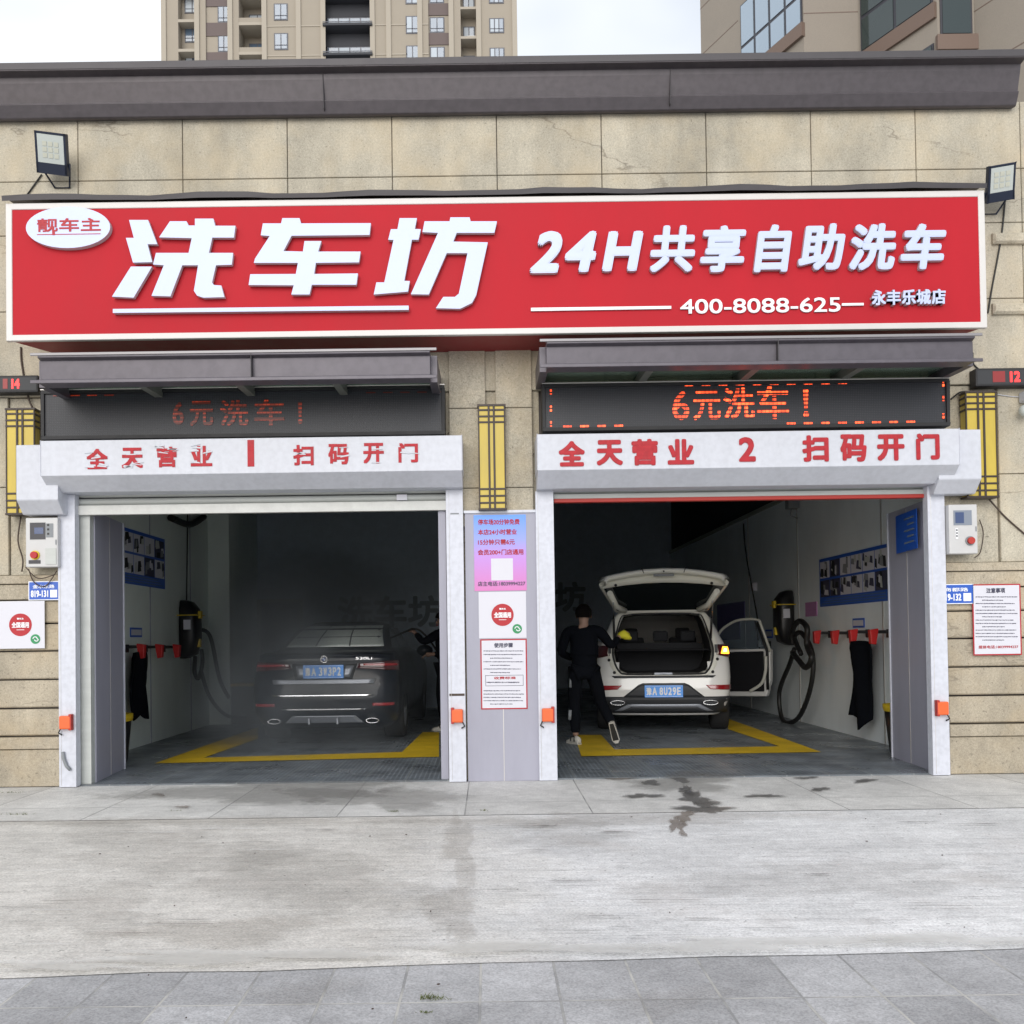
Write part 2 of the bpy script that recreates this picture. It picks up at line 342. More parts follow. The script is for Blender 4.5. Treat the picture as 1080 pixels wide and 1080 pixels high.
        if kind: o['kind'] = kind
        if label: o['label'] = label
        return o
from mathutils.geometry import tessellate_polygon
def fill(p): return [tuple(t) for t in tessellate_polygon([p])]
def thing(name, label, cat, loc=(0, 0, 0), group=None):
    o = bpy.data.objects.new(name, None); o.empty_display_size = .2; COL.objects.link(o); o.location = loc
    o['label'] = label; o['category'] = cat
    if group: o['group'] = group
    return o
def tag(o, label, cat, group=None):
    o['label'] = label; o['category'] = cat
    if group: o['group'] = group
    return o
def recenter(o, loc):
    loc = Vector(loc); o.data.transform(Matrix.Translation(-loc)); o.location = loc; return o
def copy_tree(o, parent=None):
    c = o.copy(); COL.objects.link(c)
    if parent: c.parent = parent
    for ch in [k for k in bpy.data.objects if k.parent == o]: copy_tree(ch, c)
    return c
TC = {}
def glyphs(s, shear=0., off=0.):
    k = (s, shear, off)
    if k in TC: return TC[k]
    c = bpy.data.curves.new('t', 'FONT'); c.body = s; c.shear = shear; c.offset = off; c.resolution_u = 4
    o = bpy.data.objects.new('t', c); COL.objects.link(o)
    m = bpy.data.meshes.new_from_object(o.evaluated_get(bpy.context.evaluated_depsgraph_get()))
    vs = [(v.co.x, v.co.y) for v in m.vertices]; fs = [tuple(p.vertices) for p in m.polygons]
    ec = {}
    for f in fs:
        for i in range(len(f)):
            e = (f[i], f[(i + 1) % len(f)]); q = tuple(sorted(e)); ec[q] = None if q in ec else e
    x0 = min(v[0] for v in vs); x1 = max(v[0] for v in vs); y0 = min(v[1] for v in vs); y1 = max(v[1] for v in vs)
    vs = [((x - x0) / (x1 - x0), (y - y0) / (y1 - y0)) for x, y in vs]
    bpy.data.objects.remove(o); bpy.data.meshes.remove(m)
    TC[k] = (vs, fs, [e for e in ec.values() if e], (x1 - x0, y1 - y0)); return TC[k]
def text(mb, s, org, u, v, wd, ht, mt, bold=0., depth=.002, side=None, shear=0.):
    """writing laid on a surface: org = lower left corner, u / v = unit directions, wd x ht = size"""
    vs, fs, es, _ = glyphs(s, shear); org = Vector(org); u = Vector(u); v = Vector(v); n = u.cross(v)
    sh = [(0, 0)] if not bold else [(-bold * .8, -bold * .8), (bold * .8, -bold * .8), (-bold * .8, bold * .8), (bold * .8, bold * .8), (0, 0)]
    if bold > .01: sh += [(bold, 0), (-bold, 0), (0, bold), (0, -bold)] + [(bold * .42 * a, bold * .42 * b) for a in (-1, 1) for b in (-1, 1)]
    wd2, ht2 = wd - 2 * bold, ht - 2 * bold
    for i, (a, b) in enumerate(sh):
        d = n * (depth + i * .0003); base = org + u * (bold + a) + v * (bold + b)
        q = [base + u * (x * wd2) + v * (y * ht2) for x, y in vs]
        mb.add([p + d for p in q], fs, mt)
        if depth > .004: mb.add([p + d for p in q] + q, [(e[0], e[0] + len(q), e[1] + len(q), e[1]) for e in es], side or mt)
    return mb
UX, UZ = Vector((1, 0, 0)), Vector((0, 0, 1))
def ftext(mb, s, box, y, mt, bold=0., depth=.002, side=None, shear=0.):   # writing on a wall that faces the street
    x0, x1, z0, z1 = rect(*box, y); return text(mb, s, (x0, y, z0), UX, UZ, x1 - x0, z1 - z0, mt, bold, depth, side, shear)
# ================================================================ GROUND
def struct(name, mb, m=None, **k): o = mb.build(name, m, **k); o['kind'] = 'structure'; return o
g0 = MB(); g0.quad((-400, -60, -.012), (400, -60, -.012), (400, 700, -.012), (-400, 700, -.012)); struct('ground', g0, 'concrete')
Y1 = -1.76
e1, e2 = G(0, 1031), G(1080, 999)
edge = []
for i in range(61):
    t = i / 60; x = -14 + 28 * t; k = (x - e1.x) / (e2.x - e1.x); edge.append((x, e1.y + (e2.y - e1.y) * k + random.uniform(-.022, .022)))
m_ = MB(); m_.add([(x, y, 0) for x, y in edge] + [(x, Y1, 0) for x, y in edge], [(i, i + 1, i + 62, i + 61) for i in range(60)]); struct('concrete_apron', m_, 'concrete')
m_ = MB(); m_.add([(x, y + .15, -.004) for x, y in edge] + [(x, -16, -.004) for x, y in edge], [(i + 61, i + 62, i + 1, i) for i in range(60)]); struct('pavement', m_, 'grey_pavers')
m_ = MB(); m_.quad((-14, Y1 - .006, -.002), (14, Y1 - .006, -.002), (14, .0, -.002), (-14, .0, -.002)); struct('walkway', m_, 'grey_slabs')
m_ = MB(); m_.quad((-14, Y1 - .012, .001), (14, Y1 - .012, .001), (14, Y1 + .004, .001), (-14, Y1 + .004, .001)); struct('pavement_joint', m_, 'rubber_black')
# drainage lip and grating floors of the bays
m_ = MB(); m_.box(-4.05, -.35, -.02, 9.4, -.05, .012); m_.box(.55, 4.3, -.02, 15.4, -.05, .012); m_.box(-4.55, -4.05, .85, 9.4, -.05, .012)
m_.box(-.35, -.25, .3, 9.4, -.05, .012); m_.box(4.3, 4.75, .5, 15.4, -.05, .012); struct('bay_floor', m_, 'grating')
def stripe(pts): m_ = MB(); m_.add([(p.x, p.y, .018) for p in (G(x, y, .018) for x, y in pts)], [tuple(range(len(pts)))]); struct('floor_marking', m_, 'yellow_paint')
stripe([(163, 805), (215, 799), (424, 793), (463, 791.5), (463, 798)]); stripe([(163, 805), (215, 799), (272, 779), (272, 767)]); stripe([(424, 793), (463, 791.5), (463, 772), (446, 772)])
stripe([(613, 797.5), (866, 793), (822, 787), (648, 790.3)]); stripe([(866, 793), (822, 787), (768, 769), (768, 758)]); stripe([(613, 797.5), (648, 790.3), (634, 775), (606, 775)])
# wet patches in front of the right bay
def soft(name, col, rough, alpha):
    g = NG(name, rough); a = g.t.nodes.new('ShaderNodeAttribute'); a.attribute_name = 'fade'
    f = g.mr(g.mul(a.outputs['Fac'], g.mr(g.noise(9, 5), .3, .7, -.35, .35), 'ADD'), .25, .8, 0, alpha); g.b.inputs['Base Color'].default_value = (*col, 1); g.link(f, g.b.inputs['Alpha'])
soft('wet', (.12, .115, .11), .3, .68); soft('wet2', (.24, .20, .17), .5, .6); soft('wet3', (.26, .25, .235), .5, .32); soft('dirt', (.36, .32, .275), .8, .18); soft('dust', (.66, .65, .62), .85, .42); soft('grime', (.27, .25, .225), .8, .13); soft('streak', (.15, .14, .13), .8, .6); soft('scratch', (.80, .80, .79), .8, .6)
def blob(cx, cy, w_, h_, m, seed, z=.0045):
    rr = random.Random(seed); c = G(cx, cy); n = 64 if w_ > 3 and h_ > 1 else 24; pts = []
    ph = [rr.uniform(0, 6.28) for _ in range(5)]
    for i in range(n):
        a = 2 * math.pi * i / n; q = 1 + .28 * math.sin(2 * a + ph[0]) + .2 * math.sin(3 * a + ph[1]) + .16 * math.sin(5 * a + ph[2]) + .1 * math.sin(9 * a + ph[3]) + .05 * math.sin(17 * a + ph[4])
        pts.append((cx + math.cos(a) * w_ * q, cy + math.sin(a) * h_ * q))
    v = [Vector((G(x, y).x, G(x, y).y, z)) for x, y in pts]; cc = Vector((c.x, c.y, z)); ks = (0.02, .45, .75, 1.0, 1.25); al = (1, 1, .95, .5, 0)
    m_ = MB(); m_.grid([[cc + (p - cc) * k_ for p in v] for k_ in ks], None, True, smooth=False); o = struct('wet_patch' if m.startswith('wet') else 'dirt_stain', m_, m)
    at_ = o.data.color_attributes.new('fade', 'FLOAT_COLOR', 'POINT'); R1 = (v[0] - cc).length
    for i_, vt in enumerate(o.data.vertices):
        d_ = Vector(vt.co) - cc; best = min(range(n), key=lambda q: (v[q] - cc).normalized().dot(d_.normalized()) * -1 if d_.length > 1e-5 else 0); k_ = d_.length / max(1e-6, (v[best] - cc).length)
        a_ = al[min(range(5), key=lambda q: abs(ks[q] - k_))]; at_.data[i_].color = (a_, a_, a_, 1)
for i, (x, y, a, b, m) in enumerate([(718, 822, 9, 3, 'wet'), (724, 834, 6, 5, 'wet'), (732, 842, 14, 6, 'wet'), (742, 854, 22, 4, 'wet'), (714, 870, 7, 8, 'wet2'), (722, 862, 9, 5, 'wet2'),
    (686, 826, 11, 2, 'wet'), (678, 840, 17, 2.2, 'wet'), (805, 840, 15, 1.6, 'wet'), (865, 833, 9, 1.8, 'wet'), (912, 824, 11, 1.6, 'wet'), (850, 821, 11, 1.1, 'wet'), (655, 822, 14, 1.2, 'wet2'),
    (193, 852, 6, 1.4, 'wet2'), (168, 839, 5, 1.4, 'wet2'), (720, 880, 4, 3, 'wet2'), (745, 849, 10, 4, 'wet'), (300, 834, 130, 14, 'wet3'), (400, 842, 70, 13, 'wet3'), (720, 826, 60, 8, 'wet3'), (486, 900, 16, 34, 'dirt'), (478, 965, 20, 34, 'dirt'), (170, 900, 110, 24, 'grime'), (330, 930, 120, 30, 'grime'), (90, 965, 90, 22, 'grime'), (860, 930, 130, 22, 'grime'), (600, 880, 70, 12, 'grime'), (230, 985, 120, 12, 'dirt'), (560, 1002, 120, 7, 'dust'), (800, 998, 130, 7, 'dust'), (240, 1012, 150, 7, 'dust'), (1000, 994, 90, 6, 'dust'), (60, 1022, 60, 6, 'dust'), (320, 1050, 60, 12, 'grime'), (700, 1060, 60, 14, 'grime'), (640, 866, 200, 6, 'dirt'), (200, 868, 160, 5, 'dirt')]):
    blob(x, y, a, b, m, i, .0045 + i * .0004)
rr = random.Random(11)
for i in range(34):
    left = rr.random() < .3; x, y = (rr.uniform(30, 460) if left else rr.uniform(500, 1050)), rr.uniform(868, 990); blob(x, y, rr.uniform(8, 40), rr.uniform(.2, .42), 'scratch' if left and rr.random() < .6 else 'streak', 100 + i, .0105 + i * .0001)
# weeds in the joints, tiny leaf litter
def tuft(px, py, n, r, h, seed):
    rr = random.Random(seed); c = G(px, py); m_ = MB()
    for i in range(n):
        x, y = c.x + rr.gauss(0, r), c.y + rr.gauss(0, r * .35); a = rr.uniform(0, 6.28); l = rr.uniform(.4, 1) * h; dx, dy = math.cos(a) * l * .8, math.sin(a) * l * .8
        m_.add([(x - .002, y, 0), (x + .002, y, 0), (x + dx, y + dy, l * .6)], [(0, 1, 2)])
    o = m_.build('grass', 'weed'); o['kind'] = 'stuff'
    return o
for k, a in enumerate([(455, 1053, 70, .03, .03), (448, 1068, 25, .012, .02), (20, 859, 40, .05, .03), (10, 836, 30, .06, .03), (415, 856, 25, .02, .035), (510, 855, 14, .02, .03), (185, 855, 12, .03, .02)]): tuft(*a, k)
m_ = MB(); rr = random.Random(3)
for i in range(45):
    y = -1.9 - rr.random() ** 1.2 * 4.2; x = rr.uniform(-4.5, 4.5); s = rr.uniform(.003, .010); a = rr.uniform(0, 3.14); dx, dy = math.cos(a) * s, math.sin(a) * s * .7
    m_.slab([(x - dx, y - dy, .004), (x + dy * .6, y - dx * .6, .004), (x + dx, y + dy, .004), (x - dy * .6, y + dx * .6, .004)], (0, 0, .004))
o = m_.build('litter', 'brown_cable'); o['kind'] = 'stuff'
# ================================================================ CAR WASH BUILDING
bld = thing('car_wash_building', 'single storey beige stone building with two open wash bays under a dark metal cornice', 'building', (0, 0, 0))
XL, XR = -9.5, 8.5
OL0, OL1, OR0, OR1 = -4.05, -.30, .56, 4.33       # clear openings in the stone
ZO = 3.70
top = 6.42
def block(mb, x0, x1, z0, z1, y0=0., d=.3, mt=None, gap=.0035, ch=.005):
    """one cladding slab with a small arris"""
    x0 += gap; x1 -= gap; z0 += gap; z1 -= gap
    mb.add([(x0, y0 + ch, z0), (x1, y0 + ch, z0), (x1, y0 + ch, z1), (x0, y0 + ch, z1), (x0 + ch, y0, z0 + ch), (x1 - ch, y0, z0 + ch), (x1 - ch, y0, z1 - ch), (x0 + ch, y0, z1 - ch),
            (x0, y0 + d, z0), (x1, y0 + d, z0), (x1, y0 + d, z1), (x0, y0 + d, z1)],
           [(4, 5, 6, 7), (0, 1, 5, 4), (1, 2, 6, 5), (2, 3, 7, 6), (3, 0, 4, 7), (0, 8, 9, 1), (1, 9, 10, 2), (2, 10, 11, 3), (3, 11, 8, 0)], mt)
wl = MB()
# dark joint bed behind the slabs
wl.box(XL, XR, .05, .34, ZO, top, 'lamp_bar')
wl.box(XL, OL0 - .02, .05, .34, 0, ZO, 'lamp_bar'); wl.box(OR1 + .02, XR, .05, .34, 0, ZO, 'lamp_bar'); wl.box(OL1 + .02, OR0 - .02, .05, .34, 0, ZO, 'lamp_bar')
vx = [P(px, 160, 0).x for px in (82, 193, 304, 414, 523, 633, 744, 855, 966)]; stp = (vx[-1] - vx[0]) / 8
xs = [vx[0] + stp * i for i in range(-5, 13)]
zj = P(523, 185, 0).z; zt = top; zb0 = zj - .99
for i in range(len(xs) - 1):
    block(wl, xs[i], xs[i + 1], zj, zt, mt='stone'); block(wl, xs[i], xs[i + 1], zj - .52, zj, mt='stone')
    block(wl, xs[i], xs[i + 1], zj - 1.25, zj - .52, mt='stone'); block(wl, xs[i], xs[i + 1], ZO, zj - 1.25, mt='stone')
# side piers: plain slabs above, coursed blocks below, string course and plinth
zc = P(20, 607, 0).z; zs = P(20, 633, 0).z
cour = [P(20, y, 0).z for y in (633, 658, 687, 717, 747)]; zp = P(20, 777, 0).z; zq = P(20, 790, 0).z
for (a, b) in ((XL, OL0), (OR1, XR)):
    segs = [a]; n = 4; segs = [a + (b - a) * i / n for i in range(n + 1)]
    if a == XL: segs = [XL, -8.2, -7.0, -5.8, -4.55, OL0]
    else: segs = [OR1, 4.88, 6.1, 7.3, XR]
    for i in range(len(segs) - 1):
        q, r_ = segs[i], segs[i + 1]; zm = P(1040, 500, 0).z
        rec = (a == XL and i == len(segs) - 2) or (a == OR1 and i == 0)
        block(wl, q, r_, zm, ZO, .0 if not rec else .03, .25, 'stone'); block(wl, q, r_, zc, zm, .0 if not rec else .03, .25, 'stone')
    block(wl, a, b, zc - .085, zc, -.05, .3, 'stone_low'); block(wl, a, b, zs, zc - .085, -.03, .3, 'stone_low')
    for i in range(len(cour) - 1): block(wl, a, b, cour[i + 1], cour[i], -.02, .3, 'stone_low', gap=.007, ch=.012)
    block(wl, a, b, zp, cour[-1], -.02, .3, 'stone_low', gap=.01, ch=.012)
    block(wl, a, b, zq, zp, -.06, .3, 'stone_low'); block(wl, a, b, .0, zq, -.04, .3, 'stone_low', gap=.004)
# moulded bands on the right pier at sign height
for py in (252, 326): z = P(1060, py, 0).z; block(wl, P(1045, py, 0).x, XR, z - .06, z + .05, -.05, .06, 'stone', ch=.02)
# centre pier: two raised strips with a recess between
def cx(px, py=480, y=0.): return P(px, py, y).x
zA, zB, zC_ = P(520, 355, 0).z, P(520, 431, 0).z, P(520, 515, 0).z
wl.box(cx(470), cx(569), .03, .3, 0, ZO, 'stone')
for (a, b) in ((474, 513), (523, 562)):
    block(wl, cx(a), cx(b), zB, 4.1, -.03, .08, 'stone'); block(wl, cx(a), cx(b), zC_, zB, -.03, .08, 'stone'); block(wl, cx(a), cx(b), 2.4, zC_, -.03, .08, 'stone')
# roof, side and inner faces
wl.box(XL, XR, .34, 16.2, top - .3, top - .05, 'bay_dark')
wl.build('wall', None, bld)
mb = MB(); mb.box(XL - .1, XL, .34, 16.2, 0, top - .05); mb.box(XR, XR + .1, .34, 16.2, 0, top - .05); mb.box(XL, XR, 15.9, 16.2, 0, top - .05); mb.build('outer_wall', 'stone', bld)
# cornice: lip, sloping fascia, lower band
ya = -.20; xe = P(1079, 80, ya).x
zt0, zt1 = P(515, 65, ya).z, P(515, 72, ya).z; zf = P(515, 99, ya).z; zb = P(515, 110.5, ya).z
co_ = MB(); prof = [(ya - .06, zt0), (ya - .06, zt1), (ya + .03, zt1 - .012), (ya + .04, zt1 - .06), (ya + .09, zf + .015), (ya + .07, zf), (ya + .12, zb), (ya + .14, zb - .01), (.06, zb + .02), (.06, zt0 - .01)]
co_.xprism(prof, XL - .3, xe, 'brown_metal')
co_.box(XL - .3, xe + .04, ya - .065, ya - .055, zt0 - .055, zt0 + .012, 'dark_steel')
for px in (340, 708): x = P(px, 85, ya).x; co_.box(x - .004, x + .004, ya - .064, ya + .0, zt0 - .05, zt0, 'dark_steel'); co_.slab([(x - .004, ya + .02, zt0 - .05), (x + .004, ya + .02, zt0 - .05), (x + .004, ya + .06, zb + .02), (x - .004, ya + .06, zb + .02)], (0, .1, 0), 'dark_steel')
co_.build('cornice', None, bld, bevel=.006)
co2 = MB(); co2.xprism([(ya + .08, zt0 - .05), (.3, zt0 - .02), (.3, zb), (ya + .08, zb)], xe, xe + .3, 'dark_steel'); 
# bay interiors
def wallbox(name, b, m, **k): q = MB(); q.box(*b); return q.build(name, m, bld, **k)
WL, WR = -4.50, 4.72
HL = 3.9
q = MB(); q.box(WL - .1, WL, .34, 9.6, 0, HL, 'bay_wall_green')
for yy in (1.5, 3.6, 5.3, 7.0): q.box(WL, WL + .008, yy, yy + .025, 0, HL, 'grey_panel')
pc = PX(235, 700, WL); q.box(WL, WL + .34, 6.25, 6.75, 0, HL, 'bay_wall_green'); q.build('inner_wall', None, bld, bevel=.004)
q = MB(); q.box(WR, WR + .1, .34, 15.6, 0, 3.45, 'bay_wall')
for px in (842, 790, 931): p = PX(px, 600, WR); q.box(WR - .008, WR, p.y, p.y + .03, 0, 3.45, 'aluminium')
q.box(WR - .03, WR + .01, .34, 15.6, 3.45, 3.52, 'rail'); q.build('inner_wall', None, bld)
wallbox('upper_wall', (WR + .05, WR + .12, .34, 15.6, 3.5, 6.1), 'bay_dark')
q = MB(); q.box(OL1 + .02, OL1 + .1, .34, 9.6, 0, 5.5, 'bay_wall'); q.box(OR0 - .12, OR0 - .04, .34, 15.6, 0, 5.5, 'bay_wall'); q.build('inner_wall', None, bld)
wallbox('back_wall', (WL, OL1 + .05, 9.5, 9.62, 0, 5.5), 'back_wall'); wallbox('back_wall', (OR0 - .1, WR + .1, 15.5, 15.62, 0, 6.0), 'back_wall')
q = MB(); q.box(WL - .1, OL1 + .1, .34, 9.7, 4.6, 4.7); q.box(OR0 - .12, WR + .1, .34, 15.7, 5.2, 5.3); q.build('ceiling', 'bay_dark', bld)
q = MB(); q.box(WL - .12, WL - .1, .34, 9.7, HL, 5, 'bay_dark'); q.box(WL - .1, OL0, .28, .36, 0, 5.2, 'bay_wall_green'); q.box(OR1, WR + .1, .345, .40, 0, 5.2, 'bay_wall'); q.build('return_wall', None, bld)
# painted name on both back walls
q = MB()
a = P(352, 640, 9.48); text(q, '洗车坊', (P(356, 662, 9.48).x, 9.494, P(400, 662, 9.48).z), UX, UZ, 2.05, .62, 'back_letter', .02, .003)
q.build('wall_lettering', None, bld)
q = MB(); p = P(618, 645, 15.48); text(q, '洗车坊', (p.x - 2.5, 15.494, p.z), UX, UZ, 2.5, .78, 'back_letter', .03, .003); q.build('wall_lettering', None, bld)
# inner door frame on the left back wall
q = MB(); A, B = P(271, 632, 9.45), P(320, 700, 9.45)
for (x0, x1, z0, z1) in ((A.x, A.x + .07, 0, A.z), (B.x - .07, B.x, 0, A.z), (A.x, B.x, A.z - .07, A.z)): q.box(x0, x1, 9.44, 9.5, z0, z1, 'rail')
q.box(A.x + .07, B.x - .07, 9.47, 9.495, 0, A.z - .07, 'grey_trim'); q.build('door', None, bld)
# centre grey panel with cap
A = rect(492, 541, 568, 823, -.06)
q = MB(); q.box(A[0], A[1], -.06, .02, 0.0, A[3], 'grey_panel'); q.box(A[0] - .01, A[1] + .0, -.075, .02, A[3], A[3] + .025, 'white_steel')
xm = (A[0] + A[1]) / 2; q.box(xm - .003, xm + .003, -.063, -.05, 0, .9, 'aluminium'); q.build('cladding_panel', None, bld)
# jamb lining leaves
def leaf(p0, p1, x0, x1, t, side, zt):
    q = MB(); q.slab([p0, p1, (p1[0], p1[1], zt), (p0[0], p0[1], zt)], (t, 0, 0), 'grey_panel')
    for f in (.5,):
        a = Vector(p0).lerp(Vector(p1), f); q.box(a.x - .004 if side < 0 else a.x - .004, a.x + .004, a.y - .004, a.y + .004, 0.02, zt - .02, 'aluminium')
    e = Vector(p1); q.box(e.x - .012, e.x + .012, e.y, e.y + .02, .0, zt, 'white_steel'); return q
n0, n1 = G(98, 828), G(131, 812); zt_ = 2.62
leaf((n0.x, .12, .013), (n1.x, n1.y, .013), 0, 0, -.05, 1, zt_).build('jamb_panel', None, bld)
n0, n1 = G(984, 815), G(942, 800)
leaf((n0.x, .12, .013), (n1.x, n1.y, .013), 0, 0, .05, -1, zt_).build('jamb_panel', None, bld)
e = P(463, 600, .05); q = MB(); q.box(e.x, e.x + .07, .02, .9, .013, zt_, 'grey_panel'); q.build('jamb_panel', None, bld)
q = MB(); n0 = P(84, 700, .06); q.box(P(80, 700, .06).x, P(97, 700, .06).x, .03, .12, .013, zt_ + .1, 'slat_white'); q.box(P(76, 700, .02).x, P(83, 700, .02).x, .01, .03, .013, zt_ + .1, 'rubber_black'); q.build('guide_seal', None, bld)

# ---- roller shutters (box, posts, curtain, lettering)
def shutter(pxl, pxr, pyt, pyb, pyc, chl, chr_, posts, cury, bary, red, name_l):
    fy = -.40
    x0, x1, zb_, zt_ = rect(pxl, pyt, pxr, pyb, fy); zc_ = P((pxl + pxr) / 2, pyc, -.2).z
    b = MB(); b.xprism([(fy, zb_), (fy, zt_), (-.002, zt_), (-.002, zc_), (-.22, zc_)], x0, x1, 'box_white')
    b.box(x0 - .006, x0, fy - .004, 0, zb_ - .0, zt_ + .006, 'white_steel'); b.box(x1, x1 + .006, fy - .004, 0, zb_ - .0, zt_ + .006, 'white_steel')
    o = b.build('roller_shutter', None, bld, bevel=.006, label=name_l)
    for (a, c, d) in posts:
        w0, w1 = P(a, 750, -.1).x, P(c, 750, -.1).x
        g = MB(); g.box(w0, w1, -.10, -.001 if True else 0, 0.004, zc_ - .002, 'white_steel')
        g.box(w0 + (.028 if d < 0 else .02), w0 + (.031 if d < 0 else .023), -.103, -.09, .02, zc_ - .01, 'aluminium'); g.build('guide_rail', None, o, bevel=.006)
    return o, x0, x1, zb_, zt_, zc_
sl_, lx0, lx1, lzb, lzt, lzc = shutter(43, 487, 462, 499, 517, 60, 475, ((62, 80, 1), (473, 491, -1)), 0, 0, False, 'left roller shutter half wound with pale slats and worn red lettering')
sr_, rx0, rx1, rzb, rzt, rzc = shutter(567, 1012, 455, 493, 513, 583, 995, ((568, 587, 1), (983, 1001, -1)), 0, 0, True, 'right roller shutter with intact red lettering and red bottom seal')
# motor housings
for par, (a, b_, c, d) in ((sl_, (17, 469, 61, 541)), (sr_, (990, 453, 1035, 519))):
    A = rect(a, b_, c, d, -.30); q = MB(); q.xprism([(-.30, A[2] + .12), (-.30, A[3]), (-.04, A[3]), (-.04, A[2]), (-.18, A[2])], A[0], A[1], 'box_white')
    q.build('motor_housing', None, par, bevel=.008)
q = MB(); A = rect(56, 518, 67, 528, -.12); q.box(A[0], A[1], -.13, -.1, A[2], A[3], 'grey_trim'); q.build('bracket', None, sl_)
# curtains
def curtain_(par, pa, pb, zt_, zs_, n, zbar, red):
    q = MB(); x0, x1 = P(pa, 530, .0).x, P(pb, 530, .0).x; h = (zt_ - zs_) / n
    for i in range(n):
        z1 = zt_ - i * h; z0 = z1 - h
        prof = [(.03, z0 + .004), (-.0, z0 + .016), (-.006, (z0 + z1) / 2), (-.0, z1 - .016), (.03, z1 - .004)]
        q.grid([[(x0, y, z) for y, z in prof], [(x1, y, z) for y, z in prof]], 'slat_white', smooth=True)
    q.box(x0, x1, .028, .04, zbar, zt_, 'rubber_black'); q.build('shutter_curtain', None, par)
    b = MB(); b.box(x0, x1, -.025, .035, zbar, zs_, 'bar_white' if not red else 'slat_white')
    if red: b.box(x0, x1, -.03, .04, zbar - .035, zbar, 'seal_red')
    b.build('bottom_bar', None, par, bevel=.004)
zq_ = P(270, 531, 0).z; curtain_(sl_, 79, 472, lzc + .35, zq_, 6, P(270, 541, 0).z, False)
zq_ = P(780, 519, 0).z; curtain_(sr_, 584, 980, rzc + .35, zq_, 5, P(780, 524, 0).z, True)
for (a, b_, c, d, m) in ((474, 731.5, 490, 734, 'brown_cable'), (475, 541, 484, 542.5, 'grey_trim')):
    q = MB(); A = rect(a, b_, c, d, -.10); q.box(A[0], A[1], -.102, -.0985, A[2], A[3], m); q.build('scrape', None, sl_)
q = MB(); A = rect(418, 521, 429, 527, -.05); q.box(A[0], A[1], -.02, .0, A[2], A[3], 'paper'); q.build('sticker', None, sl_)
# lettering on the boxes, one mesh per character (the left set is peeling)
def chars(par, lst, y, bold, worn, name='letter'):
    for i, (ch, a, b_, c, d) in enumerate(lst):
        q = MB(); ftext(q, ch, (a, b_, c, d), y - .0035, 'red_ink', bold, .0015); 
        if worn:
            rr = random.Random(i * 7 + 1); x0, x1, z0, z1 = rect(a, b_, c, d, y - .0035)
            for k in range(5 if i < 4 else 2):        # strips of the film have peeled off, the white steel shows
                zz = rr.uniform(z0, z1); xx = rr.uniform(x0 - .02, x0 + (x1 - x0) * .6); hh = rr.uniform(.006, .014)
                sl2 = rr.uniform(-.02, .02); q.slab([(xx, y - .0085, zz), (xx + .09, y - .0085, zz + sl2), (xx + .085, y - .0085, zz + hh + sl2), (xx + .01, y - .0085, zz + hh)], (0, .002, 0), 'box_white')
        q.build(name, None, par)
chars(sl_, [('全', 91, 473, 114, 495), ('天', 128, 472, 151, 494), ('营', 165, 471, 187, 493), ('业', 201, 470, 224, 492), ('扫', 309, 469, 331, 491), ('码', 346, 468, 368, 490), ('开', 383, 467, 405, 489), ('门', 420, 467, 441, 488)], -.40, .008, True)
q = MB(); A = rect(261, 464, 268, 492, -.4035); q.box(A[0], A[1], -.405, -.40, A[2], A[3], 'red_ink'); q.build('number', None, sl_)
chars(sr_, [('全', 589, 465, 617, 492), ('天', 629, 464, 657, 491), ('营', 666, 463, 694, 491), ('业', 704, 463, 732, 490), ('扫', 846, 459, 874, 487), ('码', 886, 458, 914, 487), ('开', 925, 458, 954, 486), ('门', 966, 457, 991, 485)], -.40, .0115, False)
q = MB(); ftext(q, '2', (779, 461, 797, 487), -.4035, 'red_ink', .011, .0015); q.build('number', None, sr_)
